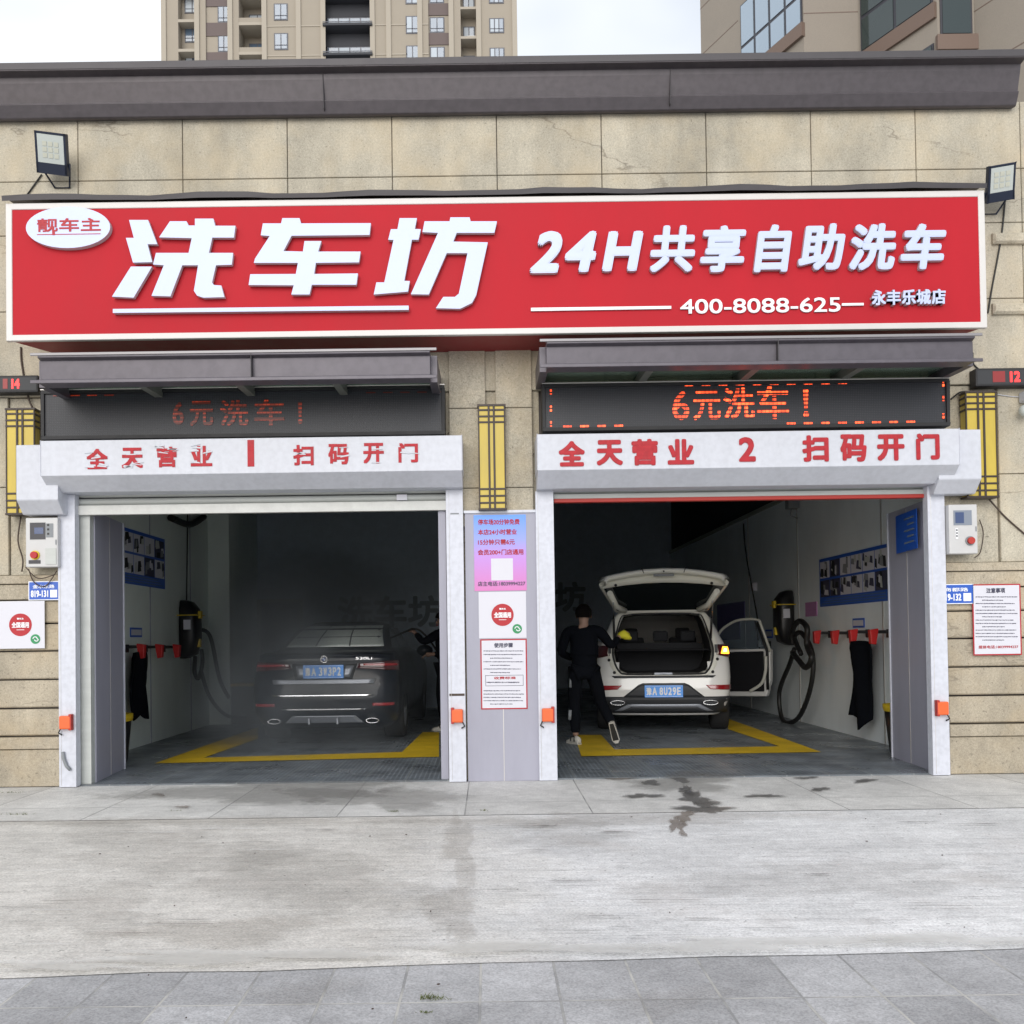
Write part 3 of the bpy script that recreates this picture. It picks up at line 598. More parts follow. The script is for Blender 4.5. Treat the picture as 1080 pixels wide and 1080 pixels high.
# ================================================================ AWNINGS
mat('dark_rail', (.16, .17, .15), .5, .2)
def awning(label, pa, pb, pt, pm, pb2, px_in):
    t = thing('awning', label, 'awning', (P((pa + pb) / 2, pt, -.8).x, -.4, 0), 'steel framed glass awnings over the bays')
    t.location.z = P((pa + pb) / 2, pt, -.8).z; fy = -.8
    x0, x1 = P(pa, (pt + pb2) / 2, fy).x, P(pb, (pt + pb2) / 2, fy).x; c = (pa + pb) / 2
    z1, z0 = P(c, pt, fy).z, P(c, pb2, fy).z
    f = MB(); f.xprism([(fy - .05, z1), (fy - .05, z1 - .035), (fy, z1 - .05), (fy + .01, z0 + .045), (fy - .05, z0 + .03), (fy - .05, z0), (fy + .12, z0), (fy + .12, z1)], x0 + .06, x1 - .06, 'brown_metal_low')
    f.box(x0, x1, fy - .06, fy - .045, z1 - .02, z1 + .005, 'awning_lip'); f.box(x0 + .0, x1, fy - .06, fy - .048, z0 - .004, z0 + .026, 'brown_metal_low')
    xs_ = (x0 + x1) / 2 + .15; f.box(xs_ - .004, xs_ + .004, fy - .052, fy + .01, z0, z1, 'dark_steel'); f.build('fascia', None, t, bevel=.004)
    for i in range(5):
        x = x0 + .04 + (x1 - x0 - .08) * i / 4; g = MB(); s_ = .05
        g.add([(x - .035, fy + .1, z0 + .002), (x + .035, fy + .1, z0 + .002), (x + .035, -.001, z0 + .03), (x - .035, -.001, z0 + .03), (x - .035, fy + .1, z1 - .02), (x + .035, fy + .1, z1 - .02), (x + .035, -.001, z1 - .02), (x - .035, -.001, z1 - .02)],
              [(0, 1, 2, 3), (4, 5, 6, 7), (0, 1, 5, 4), (1, 2, 6, 5), (2, 3, 7, 6), (3, 0, 4, 7)], 'brown_metal_low' if i in (0, 4) else 'dark_rail'); g.build('beam', None, t)
    g = MB(); g.box(x0 + .06, x1 - .06, fy + .12, -.01, z0 + .10, z0 + .115); g.build('glass_panel', 'awning_glass', t); return t
mat('awning_lip', (.26, .25, .26), .4, .3)
glass('awning_glass', (.25, .34, .29), .15, .55)
awning('left steel awning with dark green glass above the faded screen', 35, 461, 372, 396, 403, 74)
awning('right steel awning with dark green glass above the bright red screen', 569, 1033, 357, 378, 386, 1000)
# ================================================================ LED SCREENS
def led(label, a, b_, c, d, msg, mbox, m, border):
    y = -.26; x0, x1, z0, z1 = rect(a, b_, c, d, y); t = thing('led_screen', label, 'led screen', ((x0 + x1) / 2, -.1, z0), 'scrolling led screens above the shutters')
    f = MB(); fr = .03
    for bx in ((x0, x1, z1 - fr, z1), (x0, x1, z0, z0 + fr), (x0, x0 + fr, z0 + fr, z1 - fr), (x1 - fr, x1, z0 + fr, z1 - fr)): f.box(bx[0], bx[1], y, -.002, bx[2], bx[3], 'rubber_black')
    f.box(x0 - .004, x1 + .004, y - .006, y + .002, z1, z1 + .012, 'aluminium')
    f.build('frame', None, t, bevel=.005)
    s = MB(); s.box(x0 + fr, x1 - fr, y + .02, y + .03, z0 + fr, z1 - fr, 'led_matrix'); s.build('display', None, t)
    l = MB()
    for ch, bx in zip(msg, mbox): ftext(l, ch, bx, y + .016, m, .006, .001)
    bo3 = MB()
    for (u, v, w_, h) in border: A = rect(u, v, u + w_, v + h, y + .016); bo3.box(A[0], A[1], y + .0145, y + .018, A[2], A[3], m)
    bo3.build('lit_border', None, t)
    l.build('lit_text', None, t)
bd = [(x, 398.5 + 8.5 - (x - 575) * .0135, 9, 2) for x in range(722, 900, 18)] + [(x, 449 - (x - 575) * .0135, 9, 2) for x in range(594, 660, 18)] + [(x, 449 - (x - 575) * .0135, 9, 2) for x in range(830, 960, 18)] + [(580, y, 2, 6) for y in (410, 428, 444)] + [(994, y, 2, 6) for y in (402, 417, 436)]
led('led screen lit with bright red characters over the right shutter', 572, 402, 1002, 452, '6元洗车！', [(709, 412, 727, 443), (731, 411, 760, 443), (763, 409, 796, 442), (798, 407, 832, 442), (847, 411, 853, 440)], 'led_bright', bd)
bd = [(x, 417 - (x - 48) * .01, 10, 1) for x in (56, 74, 92, 110, 386, 404, 422, 440, 456)]
led('led screen with barely lit faded characters over the left shutter', 43, 409, 469, 461, '6元洗车！', [(182, 424, 194, 448), (200, 423, 225, 449), (232, 422, 262, 449), (268, 421, 300, 449), (314, 424, 319, 447)], 'led_faint', bd)
# ================================================================ MAIN SIGN
sy = -.58
SX0, SX1, SZ0, SZ1 = rect(6, 207.5, 1040, 352.5, sy)
sign = thing('signboard', 'long red shop signboard with raised white Chinese characters across the facade', 'sign', ((SX0 + SX1) / 2, -.3, SZ0))
# the board is a little taller at its right end than at the left, as hung
p = MB(); fr = .055; sk = .0
p.box(SX0 + fr, SX1 - fr, sy + .012, sy + .03, SZ0 + fr, SZ1 - fr, 'sign_red'); p.build('panel', None, sign)
p = MB(); p.add([(SX0 + .02, sy + .03, SZ0 + .01), (SX1 - .02, sy + .03, SZ0 + .01), (SX1 - .25, -.002, SZ0 + .02), (SX0 + .3, -.002, SZ0 + .02), (SX0 + .02, sy + .03, SZ1 - .02), (SX1 - .02, sy + .03, SZ1 - .02), (SX1 - .25, -.002, SZ1 - .02), (SX0 + .3, -.002, SZ1 - .02)],
    [(0, 1, 2, 3), (0, 4, 7, 3), (1, 5, 6, 2), (4, 5, 6, 7)], 'sign_return'); p.build('housing', None, sign)
def mit(a, b_, c, d): return [a, b_, c, d]
p = MB(); o_ = [(SX0, SZ0), (SX1, SZ0), (SX1, SZ1), (SX0, SZ1)]; i_ = [(SX0 + fr, SZ0 + fr), (SX1 - fr, SZ0 + fr), (SX1 - fr, SZ1 - fr), (SX0 + fr, SZ1 - fr)]
for k in range(4):
    a, b_ = o_[k], o_[(k + 1) % 4]; c, d = i_[(k + 1) % 4], i_[k]
    p.slab([(a[0], sy, a[1]), (b_[0], sy, b_[1]), (c[0], sy + .004, c[1]), (d[0], sy + .004, d[1])], (0, .05, 0), 'white_frame')
p.build('frame', None, sign, bevel=.006)
p = MB(); rr = random.Random(5); n = 40
rows = []
for i in range(n + 1):
    x = SX0 - .02 + (SX1 - SX0 + .03) * i / n; dz = .012 * math.sin(i * .9) + rr.uniform(-.006, .006); rows.append([(x, sy - .02, SZ1 + .012 + dz * .5), (x, sy - .03, SZ1 + .055 + dz), (x, sy + .2, SZ1 + .085 + dz), (x, -.02, SZ1 + .10)])
p.grid(rows, 'dark_steel', smooth=False); 
p.build('flashing', None, sign)
fy = sy + .012
def zpoly(pts, ox, oy, k, dep, name, face='letter_face'):
    q = MB(); w2 = [(P(ox + x / k, oy + y / k, fy - dep).x, P(ox + x / k, oy + y / k, fy - dep).z) for x, y in pts]; q.prism(w2, fy - dep, fy - .012, face, 'letter_side'); return q
D = .055
def two(lst, ox, oy, k):
    q = MB()
    for pts in lst: w2 = [(P(ox + x / k, oy + y / k, fy - D).x, P(ox + x / k, oy + y / k, fy - D).z) for x, y in pts]; q.prism(w2, fy - D, fy - .012, 'letter_face', 'letter_side')
    return q
two([[(490, 115), (562, 115), (597, 207), (560, 207), (578, 275), (505, 277), (478, 183), (508, 183)], [(497, 292), (577, 292), (507, 410), (425, 406)],
     [(645, 120), (708, 120), (716, 136), (740, 136), (740, 110), (810, 110), (817, 137), (894, 137), (888, 182), (806, 182), (793, 240), (885, 240), (880, 285), (820, 287), (805, 352), (812, 362), (840, 364), (852, 408), (772, 410), (748, 402), (736, 384), (752, 287), (692, 287), (647, 405), (575, 403), (622, 287), (581, 284), (592, 240), (716, 240), (728, 184), (604, 181)]], 0, 200, 3.6).build('letter', None, sign)
two([[(95, 128), (100, 108), (165, 108), (171, 128), (436, 127), (431, 172), (135, 175), (104, 233), (178, 235), (184, 195), (248, 195), (236, 235), (397, 235), (391, 276), (227, 278), (221, 320), (387, 318), (381, 361), (212, 361), (203, 398), (134, 398), (143, 363), (-28, 362), (-22, 321), (151, 320), (159, 278), (-8, 278), (-4, 262), (52, 176), (18, 173), (26, 128)]], 270, 200, 3.6).build('letter', None, sign)
two([[(545, 108), (611, 108), (603, 149), (626, 150), (617, 190), (592, 190), (563, 346), (584, 347), (577, 387), (447, 398), (457, 352), (487, 352), (522, 191), (502, 190), (512, 150), (537, 150)],
     [(640, 120), (735, 120), (738, 105), (811, 105), (815, 120), (915, 120), (905, 164), (762, 164), (749, 197), (880, 200), (836, 400), (820, 430), (775, 452), (683, 450), (711, 407), (755, 407), (770, 395), (803, 241), (724, 241), (656, 398), (588, 397), (691, 164), (632, 161)]], 270, 200, 3.6).build('letter', None, sign)
def bar(pts, dep, name, face='letter_face'):
    q = MB(); q.prism([(P(x, y, fy - dep).x, P(x, y, fy - dep).z) for x, y in pts], fy - dep, fy - .002, face, 'letter_side'); q.build(name, None, sign)
bar([(119, 325.8), (431, 322.3), (431, 326.8), (119, 330)], D, 'underline')
bar([(560, 324.6), (708, 322.6), (708, 325.6), (560, 328)], .018, 'underline', 'plate_white')
for ch, a, b_, c, d, sh in (('2', 558, 246, 593, 290, .28), ('4', 595, 246, 629, 289, .22), ('H', 634, 246, 678, 288, .2), ('共', 684, 240, 732, 289, .12), ('享', 737, 240, 786, 289, .12), ('自', 793, 239, 834, 289, .16), ('助', 840, 238, 890, 287, .16), ('洗', 893, 238, 943, 287, .16), ('车', 947, 238, 996, 286, .16)):
    q = MB(); ftext(q, ch, (a, b_, c, d), fy - .003, 'letter_face', .0155 if ch in '共享自助洗车' else .021, .045, 'letter_side', sh); q.build('letter', None, sign)
q = MB(); ftext(q, '400-8088-625', (717, 315, 886, 330.5), fy - .003, 'plate_white', .003, .012, 'letter_side'); q.build('phone_number', None, sign)
bar([(888, 319.8), (911, 319.4), (911, 322), (888, 322.4)], .018, 'dash', 'plate_white')
for i, ch in enumerate('永丰乐城店'):
    a = 917 + i * 15.7; q = MB(); ftext(q, ch, (a, 308 - i * .3, a + 15, 324 - i * .3), fy - .003, 'letter_face', .0055, .05, 'letter_side'); q.build('letter', None, sign)
# oval badge
c_ = P(72, 240, fy - .05); q = MB(); ra, rb = 44.5 * (9 + fy) / F, 22 * (9 + fy) / F
q.prism([(c_.x + ra * math.cos(2 * math.pi * i / 48), c_.z + rb * math.sin(2 * math.pi * i / 48)) for i in range(48)], fy - .055, fy - .002, 'letter_face', 'letter_side'); bd_ = q.build('oval_badge', None, sign)
q = MB(); ftext(q, '靓车主', (39, 230, 106.5, 244.5), fy - .0555, 'disc_red', .004, .002); A = rect(39, 246.6, 106, 247.4, fy - .056); q.box(A[0], A[1], fy - .057, fy - .054, A[2], A[3], 'disc_red')
A = rect(55, 244, 58, 248, fy - .056); q.box(A[0], A[1], fy - .0575, fy - .054, A[2], A[3], 'disc_red'); q.build('badge_text', None, bd_)
# ================================================================ FACADE FITTINGS
def lantern(a, b_, c, d, label, y=-.13):
    x0, x1, z0, z1 = rect(a, b_, c, d, y); t = thing('wall_lantern', label, 'wall lamp', ((x0 + x1) / 2, 0, z0), 'yellow art deco wall lanterns')
    H = z1 - z0; W_ = x1 - x0
    q = MB(); q.box(x0 + .015, x1 - .015, y + .01, -.0, z0 + .015, z1 - .015); q.build('lamp_shade', 'yellow_lamp', t, bevel=.004)
    q = MB(); q.box(x0, x1, y, .0, z1 - .02, z1); q.box(x0, x1, y, .0, z0, z0 + .02); 
    for f in (.055, .115, .17, .80, .865, .93): q.box(x0 + .004, x1 - .004, y + .002, -.0, z0 + H * (1 - f) - .009, z0 + H * (1 - f) + .009)
    for f in (.40, .58): q.box(x0 + W_ * f - .009, x0 + W_ * f + .009, y - .002, y + .02, z0 + .01, z1 - .01)
    for x in (x0 + .006, x1 - .018): q.box(x, x + .012, y + .003, y + .02, z0 + .01, z1 - .01)
    q.build('frame', 'lamp_bar', t, bevel=.003); return t
lantern(504, 426, 534, 538, 'yellow art deco wall lantern on the centre pier between the bays')
lantern(5, 430, 37, 543, 'yellow wall lantern left of the left shutter, partly behind its motor box')
lantern(1019, 412, 1053, 525, 'yellow wall lantern on the right pier beside the right shutter box')
def flood(cx_, cy_, w_, h_, tilt, label, side):
    y = -.22; c = P(cx_, cy_, y); s = (9 + y) / F; t = thing('floodlight', label, 'floodlight', (c.x, 0, c.z - h_ * s / 2), 'wall floodlights above the sign')
    W_, H_ = w_ * s, h_ * s * 1.1
    M = Matrix.Translation(c) @ Matrix.Rotation(R(tilt), 4, 'Y') @ Matrix.Rotation(R(24), 4, 'X')
    def tr(q): q.v = [M @ v for v in q.v]; return q
    q = MB(); q.box(-W_ / 2, W_ / 2, -.02, .03, -H_ / 2, H_ / 2)
    for i in range(9): q.box(-W_ / 2 + .02 + i * (W_ - .04) / 9, -W_ / 2 + .03 + i * (W_ - .04) / 9, .03, .055, -H_ / 2 + .02, H_ / 2 - .02)
    q.box(-W_ / 2, W_ / 2, -.028, -.018, -H_ / 2, -H_ / 2 + H_ * .26); q.box(-W_ / 2, W_ / 2, -.028, -.018, H_ / 2 - .02, H_ / 2); q.box(-W_ / 2, -W_ / 2 + .02, -.028, -.018, -H_ / 2, H_ / 2); q.box(W_ / 2 - .02, W_ / 2, -.028, -.018, -H_ / 2, H_ / 2)
    tr(q).build('body', 'flood_body', t, bevel=.004)
    q = MB(); q.box(-W_ / 2 + .021, W_ / 2 - .021, -.026, -.020, -H_ / 2 + H_ * .26 + .001, H_ / 2 - .021); tr(q).build('lens', 'flood_glass', t)
    q = MB()
    for i in range(3):
        for j in range(3): q.box(-.075 + i * .055, -.035 + i * .055, -.030, -.0265, -.04 + j * .05, -.002 + j * .05)
    tr(q).build('led_chips', 'flood_led', t)
    q = MB(); b0 = M @ Vector((-W_ / 2 - .012, .01, -H_ * .2)); b1 = M @ Vector((W_ / 2 + .012, .01, -H_ * .2)); w0 = Vector((c.x - .07, -.01, c.z - H_ * .62)); w1 = Vector((c.x + .07, -.01, c.z - H_ * .62))
    q.tube([b0, w0, w1, b1], .009, 6); q.build('bracket', 'flood_body', t); return t
flood(55, 162, 33, 37, 8, 'tilted black floodlight at the upper left above the sign', -1)
flood(1055, 193, 29, 33, -9, 'tilted black floodlight at the upper right corner of the sign', 1)
def cable(pts, r, label=None, m='cable', y=-.012, smooth=True):
    v = [P(p[0], p[1], p[2] if len(p) > 2 else y) for p in pts]
    if smooth and len(v) > 2:
        o = []
        for i in range(len(v) - 1):
            p0, p1, p2, p3 = v[max(i - 1, 0)], v[i], v[i + 1], v[min(i + 2, len(v) - 1)]
            for k in range(6):
                t = k / 6; o.append(.5 * ((2 * p1) + (p2 - p0) * t + (2 * p0 - 5 * p1 + 4 * p2 - p3) * t * t + (3 * p1 - p0 - 3 * p2 + p3) * t ** 3))
        v = o + [v[-1]]
    q = MB(); q.tube(v, r, 6); o = q.build('cable', m)
    tag(o, label, 'cable', 'cables on the facade'); return recenter(o, v[0])
cable([(44, 184), (26, 209)], .007, 'short black cable running down from the left floodlight to the sign'); 
cable([(1060, 212), (1056, 250), (1046, 305), (1042, 330)], .008, 'black cable hanging from the right floodlight beside the sign end')
cable([(535, 440), (539, 470), (536, 492), (545, 500), (556, 492), (563, 478)], .004, 'thin cable looping from the centre lantern to the right shutter box')
cable([(502, 434), (498, 448), (492, 456)], .003, 'thin cable hooking off the left edge of the centre lantern')
cable([(476, 452), (484, 444), (472, 458)], .004, 'curled wire end beside the left screen')
cable([(22, 366), (23, 384), (30, 420), (40, 440)], .009, 'brown cable dropping behind the left lantern', 'brown_cable')
cable([(1041, 524), (1060, 545), (1084, 566)], .008, 'brown cable slanting down to the right from the right lantern', 'brown_cable')
cable([(1003, 421, -.1), (1012, 414), (1020, 413)], .008, 'short black cable between the right screen and the right lantern')
cable([(1052, 416), (1066, 418), (1082, 419)], .004, 'pale thin cable from the right lantern to the camera', 'white_steel')
cable([(1033, 548), (1037, 562), (1034, 582), (1028, 588)], .005, 'thin cable curving around the right control box', 'brown_cable')
cable([(22, 545), (19, 570), (24, 590), (23, 603)], .007, 'brown cable beside the left control box', 'brown_cable')
cable([(30, 600, -.1), (36, 614, -.07), (48, 618, -.07), (60, 602, -.1)], .005, 'brown cable drooping under the left control box', 'brown_cable')
cable([(27, 598, -.1), (40, 610, -.09), (58, 606, -.1)], .005, 'second brown cable under the left control box', 'brown_cable')
cable([(1026, 372), (1027, 384), (1036, 392)], .007, 'black cable above the right clock')
# small camera at the right edge
t = thing('security_camera', 'small white camera at the right edge under the right clock', 'camera', P(1084, 422, -.05)); q = MB(); c = P(1084, 418, -.08); q.box(c.x - .05, c.x + .07, -.16, -.01, c.z - .05, c.z + .05); q.build('housing', 'white_steel', t, bevel=.015)
q = MB(); c = P(1081, 433, -.1); q.ball(c, .055, None, 16); q.build('dome', 'flood_glass', t)
# red digit displays
for (a, b_, c, d, s_, bx, lab, dim) in ((-22, 396, 40, 414, '14', (12, 399.5, 21, 410), 'small red digit display left of the left screen', (3, 399.5, 8, 410)), (1029, 388, 1090, 407, '12', (1065, 391.5, 1076, 403), 'small red digit display right of the right screen', (1047, 391.5, 1060, 403))):
    y = -.12; x0, x1, z0, z1 = rect(a, b_, c, d, y); t = thing('digit_display', lab, 'display', ((x0 + x1) / 2, 0, z0), 'red digit displays beside the screens'); q = MB(); q.box(x0, x1, y, -.0, z0, z1); q.build('housing', 'rubber_black', t, bevel=.008)
    q = MB(); q.box(x0 + .015, x1 - .015, y - .002, y + .002, z0 + .02, z1 - .02); q.build('window', 'plastic_dark', t); q = MB(); ftext(q, s_, bx, y - .003, 'clock_red', .006, .002); A = rect(*dim, y - .003); q.box(A[0], A[1], y - .005, y - .003, A[2], A[3], 'clock_dim'); q.build('lit_text', None, t)
# control boxes
def cbox(a, b_, c, d, lab, left):
    y = -.16; x0, x1, z0, z1 = rect(a, b_, c, d, y); W_, H_ = x1 - x0, z1 - z0; t = thing('control_box', lab, 'control box', ((x0 + x1) / 2, 0, z0), 'wash bay control boxes')
    q = MB(); q.box(x0, x1, y, -.03, z0, z1); q.build('cabinet', 'cabinet', t, bevel=.008)
    def fr(u0, u1, v0, v1, m, nm, e=.004, label=None): g = MB(); g.box(x0 + W_ * u0, x0 + W_ * u1, y - e, y + .004, z1 - H_ * v1, z1 - H_ * v0); return g.build(nm, m, t, label=label)
    if left:
        fr(.14, .62, .10, .44, 'near_frame', 'bezel'); fr(.28, .56, .20, .33, 'lcd', 'screen', .006); fr(.64, .86, .12, .40, 'grey_trim', 'keypad')
        g = MB(); 
        for k in range(3): g.box(x0 + W_ * .68, x0 + W_ * .74, y - .007, y, z1 - H_ * (.17 + k * .09), z1 - H_ * (.13 + k * .09))
        g.build('button', 'black_plastic', t)
        fr(.62, .95, .62, .95, 'slat_white', 'card_reader', .008); fr(.10, .46, .86, .93, 'near_frame', 'terminal_strip', .006); kx, kz, rr_ = .30, .76, .032; kc = 'disc_red'
    else:
        fr(.16, .80, .12, .42, 'lcd_grey', 'bezel'); fr(.22, .52, .16, .38, 'lcd', 'screen', .006); fr(.22, .30, .48, .70, 'plate_white', 'key_slot', .006)
        g = MB()
        for k in range(3): g.ball((x0 + W_ * .26, y - .004, z1 - H_ * (.52 + k * .06)), .009, 'black_plastic', 8)
        g.build('button', None, t); kx, kz, rr_ = .72, .74, .032; kc = 'seal_red'
    g = MB(); c0 = Vector((x0 + W_ * kx, y, z1 - H_ * kz)); g.tube([c0, c0 + Vector((0, -.012, 0))], rr_ * 1.35, 20, 'yellow_plastic' if left else 'grey_trim'); g.tube([c0 + Vector((0, -.012, 0)), c0 + Vector((0, -.04, 0))], rr_, 20, kc); g.build('emergency_stop', None, t)
    g = MB(); g.box(x0 + W_ * .93, x0 + W_ * .96, y - .006, y, z0 + H_ * .45, z0 + H_ * .55); g.build('latch', 'grey_trim', t); return t
cbox(27, 546, 61, 598, 'grey control box with blue screen and yellow ringed knob beside the left shutter', True); cbox(1001, 532, 1031, 584, 'grey control box with plain red knob beside the right shutter', False)
# house number plates
def plate(a, b_, c, d, txt, sub, lab):
    y = -.056; x0, x1, z0, z1 = rect(a, b_, c, d, y); q = MB(); q.box(x0, x1, y, y + .02, z0, z1, 'plate_white'); q.box(x0 + .008, x1 - .008, y - .002, y + .01, z0 + .008, z1 - .008, 'plate_blue')
    h = z1 - z0; w_ = x1 - x0
    text(q, sub, (x0 + w_ * .14, y - .002, z1 - h * .38), UX, UZ, w_ * .7, h * .20, 'plate_white', .001, .0015); text(q, txt, (x0 + w_ * .08, y - .002, z0 + h * .16), UX, UZ, w_ * .56, h * .36, 'plate_white', .003, .0015)
    q.box(x0 + w_ * .70, x0 + w_ * .92, y - .004, y, z0 + h * .14, z0 + h * .54, 'plate_white'); o = q.build('house_number_plate', None); tag(o, lab, 'number plate'); return recenter(o, ((x0 + x1) / 2, y, z0))
plate(30, 613, 63, 633, '819-131', '金水东路', 'small blue house number plate ending in 131 at the left post'); plate(990, 616, 1027, 637, '819-132', '商都路', 'small blue house number plate ending in 132 behind the right post')
# posters
def sheet(q, a, b_, c, d, y, m, t=.003): A = rect(a, b_, c, d, y); q.box(A[0], A[1], y, y + t, A[2], A[3], m)
def disc(q, cx_, cy_, r_, y, m, n=32): c = P(cx_, cy_, y); s = r_ * (9 + y) / F; q.prism([(c.x + s * math.cos(2 * math.pi * i / n), c.z + s * math.sin(2 * math.pi * i / n)) for i in range(n)], y, y + .002, m)
def lines(q, a, c, ys, y, seed, m='ink', h=1.0, ind=()):      # rows of print too small to read
    rr = random.Random(seed)
    for i, yy in enumerate(ys):
        x = a + (7 if i in ind else 0); e = c - rr.uniform(0, 5) - (12 if (i in ind) else 0)
        while x < e:
            w_ = rr.uniform(.5, 1.5); k = rr.random(); sheet(q, x, yy + rr.uniform(0, .25), min(x + w_, e), yy + h * rr.uniform(.75, 1), y, m, .001); x += w_ + rr.uniform(.15, .5)
g = NG('poster_gradient', .35); sp = g.t.nodes.new('ShaderNodeSeparateXYZ'); g.link(g.o, sp.inputs[0])
A = rect(500, 543, 555, 623, -.07)
f = g.mr(sp.outputs[2], 0, A[3] - A[2], 0, 1); crp = g.t.nodes.new('ShaderNodeValToRGB'); e_ = crp.color_ramp.elements
e_[0].position = 0; e_[0].color = (.62, .18, .46, 1); e_[1].position = 1; e_[1].color = (.10, .30, .86, 1); k = e_.new(.45); k.color = (.50, .25, .68, 1); k = e_.new(.68); k.color = (.27, .33, .82, 1); g.link(f, crp.inputs[0]); g.color(crp.outputs[0])
yb = -.064
o = thing('poster', 'blue to pink poster with red writing on the grey panel between the bays', 'poster', (A[0], yb, A[2]))
q = MB(); sheet(q, 500, 543, 555, 623, yb, 'poster_gradient'); q.build('sheet', None, o)
q = MB()
for i, s_ in enumerate(('停车场20分钟免费', '本店24小时营业', '15分钟只需6元', '会员200+门店通用')): ftext(q, s_, (504, 547.5 + i * 10.6, 504 + (44, 41, 39, 48)[i], 553.5 + i * 10.6), yb - .001, 'red_ink', .0016, .001)
ftext(q, '店主电话:18039994227', (504, 613, 554, 618), yb - .001, 'ink', .001, .001); q.build('print', None, o)
q = MB(); sheet(q, 518, 589, 541, 612, yb - .0015, 'paper', .002); q.build('blank_square', None, o)
def qposter(a, b_, c, d, y, lab):
    A = rect(a, b_, c, d, y); o = thing('poster', lab, 'poster', (A[0], y, A[2]), 'white square posters with a red disc'); w_ = c - a; h_ = d - b_
    q = MB(); sheet(q, a, b_, c, d, y, 'paper'); q.build('sheet', None, o)
    q = MB(); disc(q, a + w_ * .5, b_ + h_ * .5, w_ * .235, y - .002, 'disc_red'); q.build('disc', None, o)
    q = MB(); ftext(q, '全国通用', (a + w_ * .32, b_ + h_ * .44, a + w_ * .68, b_ + h_ * .565), y - .003, 'plate_white', .002, .001); ftext(q, '靓车主', (a + w_ * .43, b_ + h_ * .35, a + w_ * .57, b_ + h_ * .39), y - .003, 'plate_white', .001, .001); sheet(q, a + w_ * .42, b_ + h_ * .6, a + w_ * .58, b_ + h_ * .61, y - .004, 'plate_white', .001); q.build('print', None, o)
    q = MB(); disc(q, a + w_ * .81, b_ + h_ * .80, w_ * .10, y - .002, 'disc_green'); c0 = P(a + w_ * .81, b_ + h_ * .80, y - .004); s_ = w_ * .05 * (9 + y) / F
    q.tube([c0 + Vector((-s_ * math.cos(t_) + (s_ * .5 if t_ > 3.4 else -s_ * .1), 0, s_ * math.sin(t_))) * .9 for t_ in [i * .5 for i in range(13)]], s_ * .22, 6, 'plate_white'); q.build('green_mark', None, o)
qposter(505, 624, 555, 673, yb, 'white square poster with a red disc on the grey centre panel'); qposter(-4, 634, 47, 684, -.056, 'white square poster with a red disc on the left stone pier')
def notice(a, b_, c, d, y, ttl, tb, lab, ys, ind, extra):
    A = rect(a, b_, c, d, y); o = thing('notice', lab, 'notice', (A[0], y, A[2]), 'red bordered notices'); q = MB(); sheet(q, a, b_, c, d, y, 'red_ink'); q.build('border', None, o); q = MB(); sheet(q, a + 1.3, b_ + 1.3, c - 1.3, d - 1.3, y - .0015, 'paper'); q.build('sheet', None, o)
    q = MB(); ftext(q, ttl, tb, y - .002, 'ink', .0018, .001); lines(q, a + 3, c - 3, ys, y - .003, 3, 'ink', 1.1, ind)
    if extra == 'call': ftext(q, '报修电话:18039994227', (a + 6, d - 10.5, c - 3, d - 7), y - .002, 'red_ink', .0008, .001)
    else:
        for (u, v, w_, h) in ((a + 5, b_ + 38, c - 4, b_ + 38.4), (a + 5, b_ + 49, c - 4, b_ + 49.4), (a + 5, b_ + 38, a + 5.4, b_ + 49), (c - 4.4, b_ + 38, c - 4, b_ + 49)): sheet(q, u, v, w_, h, y - .003, 'ink', .001)
        ftext(q, '收费标准', (a + 14, b_ + 39.5, a + 37, b_ + 42.5), y - .002, 'red_ink', .001, .001); lines(q, a + 6, c - 6, (b_ + 45,), y - .003, 9, 'ink', 1.4)
    q.build('print', None, o)
notice(507, 674, 556, 748, yb, '使用步骤', (521, 678, 541, 683), 'red bordered notice headed in bold on the grey centre panel, under the poster', (686, 689.8, 693.6, 697.4, 701.2, 705, 708.8, 728, 731.5, 735, 738.5, 742), (2, 4, 6, 11), '')
notice(1026, 616, 1077, 691, -.056, '注意事项', (1040, 620, 1060, 625.5), 'red bordered notice on the right stone pier', (629, 632.5, 636, 639.5, 643, 646.5, 650, 653.5, 657, 660.5, 664, 667.5, 671, 674.5), (1, 3, 6, 9, 13), 'call')
# orange sensor boxes
def sensor(cx_, cy_, lab, fl):
    y = -.16; c = P(cx_, cy_, y); t = thing('sensor_box', lab, 'sensor', c, 'orange sensor boxes on the door posts'); q = MB(); q.box(c.x - .055, c.x + .055, y, -.104, c.z - .065, c.z + .06); q.build('housing', 'orange', t, bevel=.012)
    q = MB(); q.box(c.x + fl * .045 - .012, c.x + fl * .045 + .016, y + .002, -.104, c.z - .075, c.z + .075); q.build('clip', 'seal_red', t, bevel=.004)
    q = MB(); q.tube([c + Vector((-fl * .05, .03, -.06)), c + Vector((-fl * .07, .03, -.10)), c + Vector((-fl * .04, .04, -.12))], .007, 6); q.build('lead', 'cable', t)
sensor(68, 762, 'orange sensor box on the far left door post', 1); sensor(482, 755, 'orange sensor box on the post left of the centre panel', -1); sensor(578, 754, 'orange sensor box on the post right of the centre panel', 1); sensor(995, 747, 'orange sensor box on the far right door post', -1)
q = MB(); q.tube([P(66, 793, -.12), P(67, 800, -.12), P(70, 808, -.12), P(74, 812, -.12)], .016, 8); tag(q.build('conduit', 'grey_trim'), 'short grey hose stub on the far left door post', 'hose')
